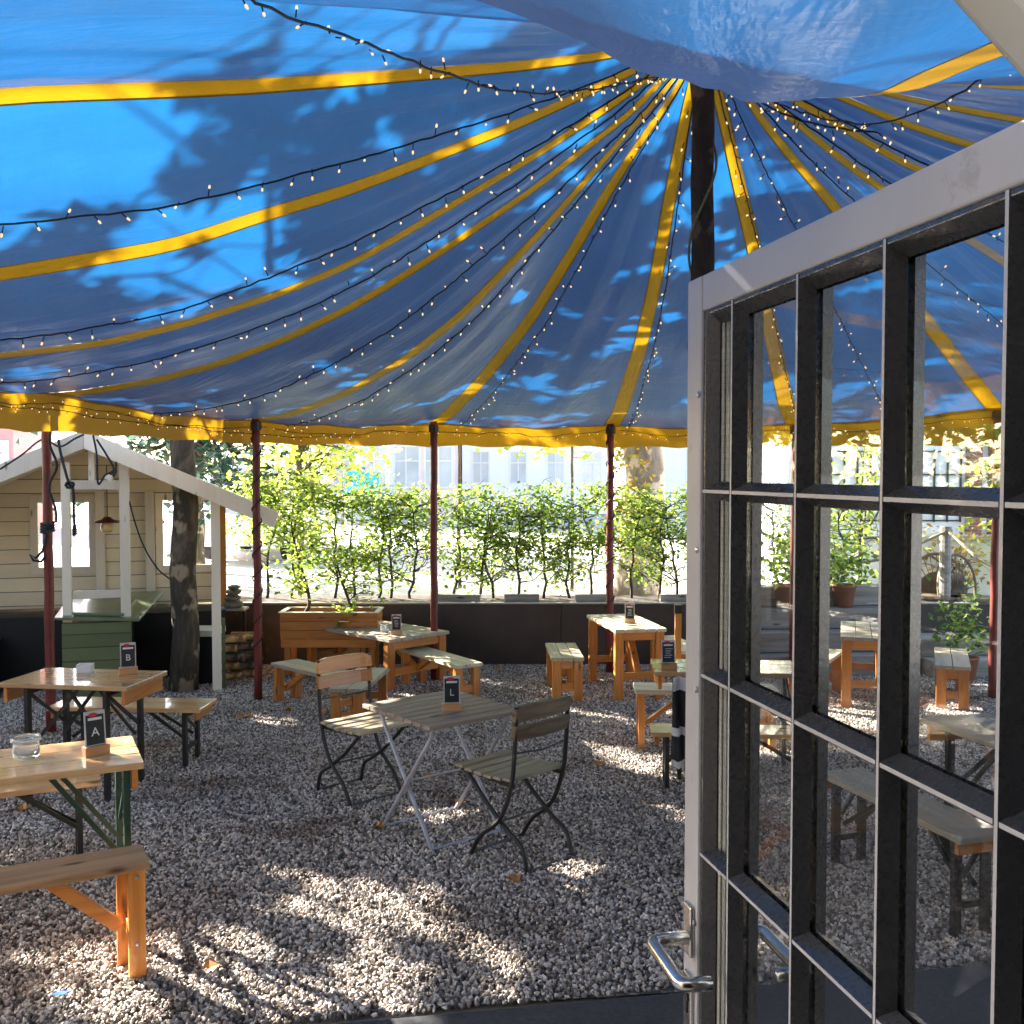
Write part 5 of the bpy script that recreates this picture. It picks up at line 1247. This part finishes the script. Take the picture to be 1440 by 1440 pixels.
# ------------------------------------------------------------------ small things on the right
pst = thing('wooden_post', 'brown wooden post just left of the open door edge', 'post', (1.36, 8.35, 0)); MB().box((0, 0, .40), (.05, .05, .80)).build('shaft', M['pine'], pst, bevel=.004)
lan = MB().box((0, 0, .835), (.06, .06, .07)).build('cap', M['black'], pst, bevel=.004)
q = gp(952, 1135)
cl = thing('striped_cloth', 'charcoal cloth with white bands hanging at the table beside the door edge', 'cloth', (1.05, 6.02, 0))
for nm, z0, z1, m_ in [('white_band', .66, .74, 'clothwhite'), ('dark_band', .44, .66, 'clothdark'), ('white_band', .39, .44, 'clothwhite'), ('dark_band', .24, .39, 'clothdark'), ('white_band', .20, .24, 'clothwhite')]:
    mb = MB(); n_ = 16
    for side in (0, 1):
        for zq in (z0, (z0 + z1) / 2, z1):
            for i in range(n_ + 1):
                x = -0.10 + .20 * i / n_; y = .028 * math.sin(i * 1.1 + zq * 6) + .012 * math.sin(i * 2.3 + zq * 25) + (0.006 if side else 0); mb.v.append((x, y, zq))
    st_ = n_ + 1
    for side in (0, 1):
        o_ = side * 3 * st_
        for rI in range(2):
            for i in range(n_): mb.f.append((o_ + rI * st_ + i, o_ + rI * st_ + i + 1, o_ + (rI + 1) * st_ + i + 1, o_ + (rI + 1) * st_ + i)); mb.mi.append(0)
    mb.build(nm, M[m_], cl, smooth=True)
# silvered timber bank, wicker chairs, rope fence behind the glass
bk = thing('timber_bank', 'tall stepped bank of silvered timber boards behind the glazed door', 'retaining wall', (3.05, 9.85, 0), R_(4))
for k in range(4): MB().box((0, 0.02 + 0.20 * k, 0.10 + 0.2 * k), (1.75, 0.30, 0.195)).build('step', M['deck'], bk, bevel=.008)
bk = thing('timber_bank', 'low stepped bank of silvered timber boards below the rattan chairs', 'retaining wall', (5.3, 9.9, 0), R_(6))
for k in range(2): MB().box((0, 0.02 + 0.22 * k, 0.09 + 0.17 * k), (2.7, 0.34, 0.165)).build('step', M['deck'], bk, bevel=.008)
for k, (xx, yy_, hh, mt) in enumerate([(2.75, 10.25, .5, 'hedge'), (3.35, 10.3, .42, 'hedge_mid'), (4.25, 9.55, .55, 'hedge_mid')]):
    zb = 0.6 if k < 2 else 0.0
    t = thing('potted_plant', ['bushy potted plant on the tall timber bank, nearest the door edge', 'small potted plant on the tall timber bank, right of the bushy one', 'leafy potted plant on the gravel between the two timber banks'][k], 'plant', (xx, yy_, zb + .005))
    MB().lathe([(0, 0), (.09, 0), (.12, .2), (.13, .2), (.13, .22), (.11, .22), (.10, .18), (0, .18)], 18).build('pot', M['terracotta'], t, smooth=True)
    rq = random.Random(k); leaf_mesh([Vector((rq.gauss(0, .13), rq.gauss(0, .12), .22 + abs(rq.gauss(.5, .3)) * hh)) for _ in range(340)], .07, rq, flat=.7).build('foliage', M[mt], t)
def fan_chair(label, x, y, ang):
    t = thing('rattan_chair', label, 'chair', (x, y, 0.32), ang, 'rattan chairs on the timber bank')
    rim_ = [(0.27 * math.cos(a_), 0.06 + .03 * math.sin(a_), 0.42 + 0.34 * math.sin(a_)) for a_ in [R_(-25 + 230 * i / 30) for i in range(31)]]
    MB().tube(rim_, 0.016, 8).build('back_rim', M['rattan'], t, smooth=True)
    fn = MB()
    for i in range(15):
        a_ = R_(-15 + 210 * i / 14); fn.tube([(0.03 * math.cos(a_), 0.05, 0.36), (0.265 * math.cos(a_), 0.06 + .03 * math.sin(a_), 0.42 + .335 * math.sin(a_))], 0.006, 6)
    fn.build('fan_back', M['rattan'], t)
    MB().prism([(0.02 + -.02, .066, .30)] + [(.17 * math.cos(R_(a_)), .066, .40 + .17 * math.sin(R_(a_))) for a_ in range(-30, 211, 20)], (0, .014, 0)).build('woven_panel', M['rattan'], t)
    MB().lathe([(0, .34), (.24, .34), (.26, .32), (.25, .30), (0, .30)], 20, (0, -.16, 0)).build('seat', M['rattan'], t, smooth=True)
    for i in range(4): MB().tube([(.17 * math.cos(R_(45 + 90 * i)), -.16 + .17 * math.sin(R_(45 + 90 * i)), .30), (.2 * math.cos(R_(45 + 90 * i)), -.16 + .2 * math.sin(R_(45 + 90 * i)), 0)], .014, 8).build('leg', M['rattan'], t)
p = dp(1317, 830, 10.9); fan_chair('round fan backed rattan chair left of the rope post behind the glass', p.x, 10.9, R_(-20)); p = dp(1352, 838, 10.75); fan_chair('round fan backed rattan chair right of the rope post behind the glass', p.x, 10.75, R_(25))
dk = thing('timber_deck', 'raised timber deck carrying the rattan chairs behind the glazed door', 'deck', (5.2, 10.95, 0), R_(6)); boards(MB(), 3.4, 1.3, 0.32, 0.04, 9).build('boards', M['deck'], dk, bevel=.003); MB().box((0, 0, .13), (3.3, 1.2, .27)).build('base', M['void'], dk)
rps = [(dp(1064, 740, 11.0), 'leftmost rope post behind the glazed door'), (dp(1330, 740, 10.6), 'thick rope post beside the rattan chairs behind the glazed door'), (dp(1445, 800, 9.6), 'rope post nearest the hinge behind the glazed door')]
tops = []
for v, lab in rps:
    t = thing('rope_post', lab, 'post', (v.x, v.y, 0), 0, 'rope fence posts'); MB().tube([(0, 0, 0), (0, 0, v.z)], .058 if 'thick' in lab else .045, 12).build('shaft', M['deck'], t, bevel=.004); MB().tube([(0, 0, v.z - .06), (0, 0, v.z - .03)], .068, 12).build('rope_ring', M['rope_pale'], t); tops.append(v - Vector((0, .05, .045)))
rope('pale twisted rope sagging between the left and middle rope posts', [tops[0], tops[0].lerp(tops[1], .35) - Vector((0, 0, .30)), tops[0].lerp(tops[1], .65) - Vector((0, 0, .30)), tops[1]], .016, 'rope_pale')
rope('pale twisted rope sloping from the middle post towards the hinge post', [tops[1], tops[1].lerp(tops[2], .5) - Vector((0, 0, .12)), tops[2]], .016, 'rope_pale')

# white building with barred windows behind the glass, right
def facade_building(name, label, x0, x1, Y, H_, mat, wins, depth=6, roof='roof', ww=1.0, wh=1.5, framed=True, piers=()):
    pane_m = M['paneglass']
    t = thing(name, label, 'building', ((x0 + x1) / 2, Y, 0)); L_ = x1 - x0
    MB().box((0, depth / 2, H_ / 2), (L_, depth, H_)).build('wall', mat, t)
    MB().prism([(-L_ / 2 - .2, -.25, H_), (L_ / 2 + .2, -.25, H_), (L_ / 2 + .2, depth / 2, H_ + 1.8), (-L_ / 2 - .2, depth / 2, H_ + 1.8)], (0, 0, .12)).build('roof', M[roof], t)
    for (wx, wz) in wins:
        f = MB(); k = .07
        for c_, d_ in (((wx, -.02, wz + wh / 2 + k / 2), (ww + 2 * k, .06, k)), ((wx, -.02, wz - wh / 2 - k / 2), (ww + 2 * k, .08, k)), ((wx - ww / 2 - k / 2, -.02, wz), (k, .06, wh)), ((wx + ww / 2 + k / 2, -.02, wz), (k, .06, wh)), ((wx, -.02, wz), (.05, .05, wh)), ((wx, -.018, wz + wh * .15), (ww, .04, .05))): f.box(c_, d_)
        fo = f.build('window', M['white'], t); MB().box((wx, -.004, wz), (ww, .012, wh)).build('pane', pane_m, fo)
    for px_ in piers: MB().box((px_, -.06, H_ / 2 - .01), (.2, .16, H_ - .05)).build('pier', M['brick'], t)
    return t
wb = facade_building('white_building', 'white rendered building with gridded windows and brick piers behind the glazed door', 4.2, 11.2, 15.6, 4.2, M['plaster'], [], 5, piers=(-.70, -.36))
for wx, lab in ((-2.55, 0), (-1.38, 0)):
    f = MB()
    for i in range(6): f.box((wx - .5 + .2 * i, -.03, 1.75), (.022, .03, 1.1))
    for i in range(4): f.box((wx, -.032, 1.22 + .35 * i), (1.02, .026, .022))
    fo = f.build('window', M['black'], wb); MB().box((wx, -.006, 1.75), (1.0, .012, 1.1)).build('pane', M['plaster_grey'], fo)
wlo = thing('garden_wall', 'low white sunlit wall behind the rattan chairs', 'wall', (6.6, 12.9, 0)); MB().box((0, 0, .55), (4.5, .25, 1.1)).build('body', M['plaster'], wlo, bevel=.01); MB().box((0, 0, 1.13), (4.6, .33, .06)).build('coping', M['planter_cap'], wlo, bevel=.006)

# ------------------------------------------------------------------ street and houses far behind
def far(px, Y): return (px - 720) / F * Y
def grid_wins(L_, cols, rows, z0, dz):
    return [(-L_ / 2 + L_ * (i + .5) / cols, z0 + dz * j) for i in range(cols) for j in range(rows)]
def fb_(name, label, pa_, pb_, Y, H_, mat, cols, rows, ww=1.1, wh=1.7, z0=2.2, dz=3.2):
    x0, x1 = far(pa_, Y), far(pb_, Y); return facade_building(name, label, x0, x1, Y, H_, mat, grid_wins(x1 - x0, cols, rows, z0, dz), 3 if pa_ < 0 else 8, ww=ww, wh=wh)
fb_('town_house', 'pale house with tall glazed bays far behind the hedge', 462, 548, 42, 15, M['plaster_grey'], 2, 4, .9, 2.0)
fb_('town_house', 'pink rendered house far behind the hedge next to the red pole', 548, 640, 44, 14, M['plaster_pink'], 2, 4)
fb_('town_house', 'white town house with dark windows far behind the hedge, left of the massive trunk', 650, 860, 48, 16, M['plaster'], 4, 4, .7, 1.4)
fb_('town_house', 'plain white house at the right behind the massive ivy trunk', 880, 1150, 52, 14, M['plaster'], 4, 4)
fb_('town_house', 'brick red house corner glimpsed above the hut roof at far left', -160, 20, 34, 12, M['plaster_red'], 3, 3, 1.0, 1.5)
fb_('town_house', 'narrow red brick house strip far behind the hedge beside the pale bays', 420, 461, 40, 11, M['plaster_pink'], 1, 3)
t = thing('awning', 'turquoise shop awning far behind the hedge', 'awning', (far(508, 38), 38, 0)); MB().prism([(-.62, 0, 1.35), (.62, 0, 1.35), (.62, .8, 1.95), (-.62, .8, 1.95)], (0, 0, .04)).build('canvas', M['turq'], t); MB().box((0, -.0, 1.25), (1.24, .03, .2)).build('flap', M['turq'], t)
for sx in (-1, 1): MB().tube([(sx * .58, 0.02, 0), (sx * .58, 0.02, 1.34)], .03, 8).build('post', M['white'], t)

def vehicle(name, label, cat, loc, ang, L_, W_, H_, paint, van=False):
    t = thing(name, label, cat, loc, ang)
    if van: prof = [(-L_ / 2, .35), (L_ / 2, .35), (L_ / 2, .95), (L_ / 2 - .55, 1.15), (L_ / 2 - 1.15, H_ - .08), (L_ / 2 - 1.5, H_), (-L_ / 2 + .1, H_), (-L_ / 2, H_ - .1)]
    else: prof = [(-L_ / 2, .3), (L_ / 2, .3), (L_ / 2, .7), (L_ / 2 - .25, .82), (L_ / 2 - 1.1, .92), (L_ / 2 - 1.75, H_ - .04), (L_ / 2 - 2.2, H_), (-L_ / 2 + .9, H_), (-L_ / 2 + .15, .98), (-L_ / 2, .9)]
    MB().prism([(x, -W_ / 2, z) for x, z in prof], (0, W_, 0)).build('body', paint, t, bevel=.07, seg=3)
    for sy in (-1, 1):
        if van: MB().box((L_ / 2 - 1.45, sy * (W_ / 2 + .004), H_ - .55), (.75, .012, .55)).build('window', M['carglass'], t, bevel=.02)
        else:
            MB().box((L_ / 2 - 2.05, sy * (W_ / 2 + .004), H_ - .27), (.75, .012, .34)).build('window', M['carglass'], t, bevel=.02); MB().box((L_ / 2 - 2.95, sy * (W_ / 2 + .004), H_ - .27), (.8, .012, .34)).build('window', M['carglass'], t, bevel=.02)
        for sx in (-1, 1):
            wh_ = MB().tube([(sx * L_ * .31, sy * (W_ / 2 - .2), .33), (sx * L_ * .31, sy * (W_ / 2 + .012), .33)], .33, 20).build('wheel', M['tyre'], t); MB().tube([(sx * L_ * .31, sy * (W_ / 2 + .010), .33), (sx * L_ * .31, sy * (W_ / 2 + .03), .33)], .2, 16).build('rim', M['zinc'], wh_)
    MB().box((L_ / 2 - (.84 if van else 1.42), 0, (1.15 + H_ - .08) / 2 if van else .92 + (H_ - .96) / 2), (.02, W_ * .84, .75 if van else .5), Matrix.Rotation(R_(-33 if van else -52), 3, 'Y')).build('windscreen', M['carglass'], t)
    for sy in (-1, 1): MB().box((L_ / 2 + .005, sy * W_ * .36, .68), (.03, .3, .14)).build('headlight', M['white'], t, bevel=.02)
    return t
vehicle('parked_van', 'white van parked behind the hut eave', 'van', (far(366, 24), 24.5, 0), R_(-90), 4.8, 1.9, 2.15, M['vanwhite'], True)
# ------------------------------------------------------------------ fallen leaves and a scrap
lv = [(600, 1092, 'by the left legs of the bistro table'), (571, 1106, 'between the crossed legs of the bistro table'), (457, 1003, 'left of the folding chair with orange slats'), (722, 1237, 'at the front foot of the dark folding chair'), (533, 1163, 'left of the front bistro table foot'), (338, 1008, 'right of the sunlit beer bench'), (352, 1006, 'near the foot of the red pole by the tree'), (648, 1130, 'under the bistro table'), (845, 1075, 'on the sunny gravel left of the door'), (30, 1138, 'under the near left table'), (405, 998, 'below the bench left of the square pub table'), (700, 940, 'on the gravel before the dark wall'), (300, 1360, 'on the bare gravel right of the near bench')]
lr = random.Random(3)
for px, py, lab in lv:
    p = gp(px, py, 0.02); t = MB(); s = 0.036 * lr.uniform(.8, 1.3)
    out = []; n_ = 14
    for i in range(n_):
        a_ = 2 * math.pi * i / n_; rr_ = s * (0.62 + 0.38 * abs(math.cos(2.5 * a_))); out.append(Vector((rr_ * math.cos(a_), rr_ * .8 * math.sin(a_), 0.012 * math.cos(a_ * 2) + .01)))
    t.prism(out, (0, 0, 0.0012)); o = t.build('fallen_leaf', M['fallen']); o.location = p; o.rotation_euler = (lr.uniform(-.2, .2), lr.uniform(-.2, .2), lr.uniform(0, 6)); tag(o, 'dry orange leaf lying ' + lab, 'leaf', 'fallen leaves on the gravel')
p = gp(84, 1398, .022); o = MB().prism([(-.03, -.012, 0), (.02, -.016, .004), (.032, .01, .006), (-.012, .016, .002)], (0, 0, .002)).build('plastic_scrap', M['scrap']); o.location = p; tag(o, 'small blue plastic scrap on the gravel below the near bench', 'litter')

fe = thing('added_fence', 'added unseen dark board fence on the left, darkening the reflection in the door glass', 'fence', (-8.6, 6.5, 0), R_(90))  # added out of view to darken what the door glass reflects
for k in range(8): MB().box((0, 0, .14 + .22 * k), (17.0, .03, .2195)).build('board', M['slate'], fe, bevel=.004)
for k in range(10): MB().box((-8.4 + 1.86 * k, .055, .95), (.08, .08, 1.9)).build('post', M['slate'], fe, bevel=.004)

r = random.Random(91)
th_ = thing('added_hedge', 'added unseen tall green hedge behind the fence on the left, hiding bright sky from the door glass', 'hedge', (-9.4, 6.5, 0))  # added out of view so the glass mirrors dark leaves instead of bright sky
cs = [(r.gauss(0, .22), r.uniform(-8.5, 8.5), r.uniform(.1, 3.2 + .15 * math.sin(k_ * .7))) for k_ in range(9000)]
leaf_mesh(cs, .17, r, flat=.8).build('foliage', M['hedge_dark'], th_)
stm = MB()
for k in range(12): stm.tube(smooth_path([(0, -8.2 + 1.5 * k, 0), (.05, -8.1 + 1.5 * k, 1.4), (0, -8.25 + 1.5 * k, 2.9)], 8), .03, 7)
stm.build('stems', M['twig'], th_)
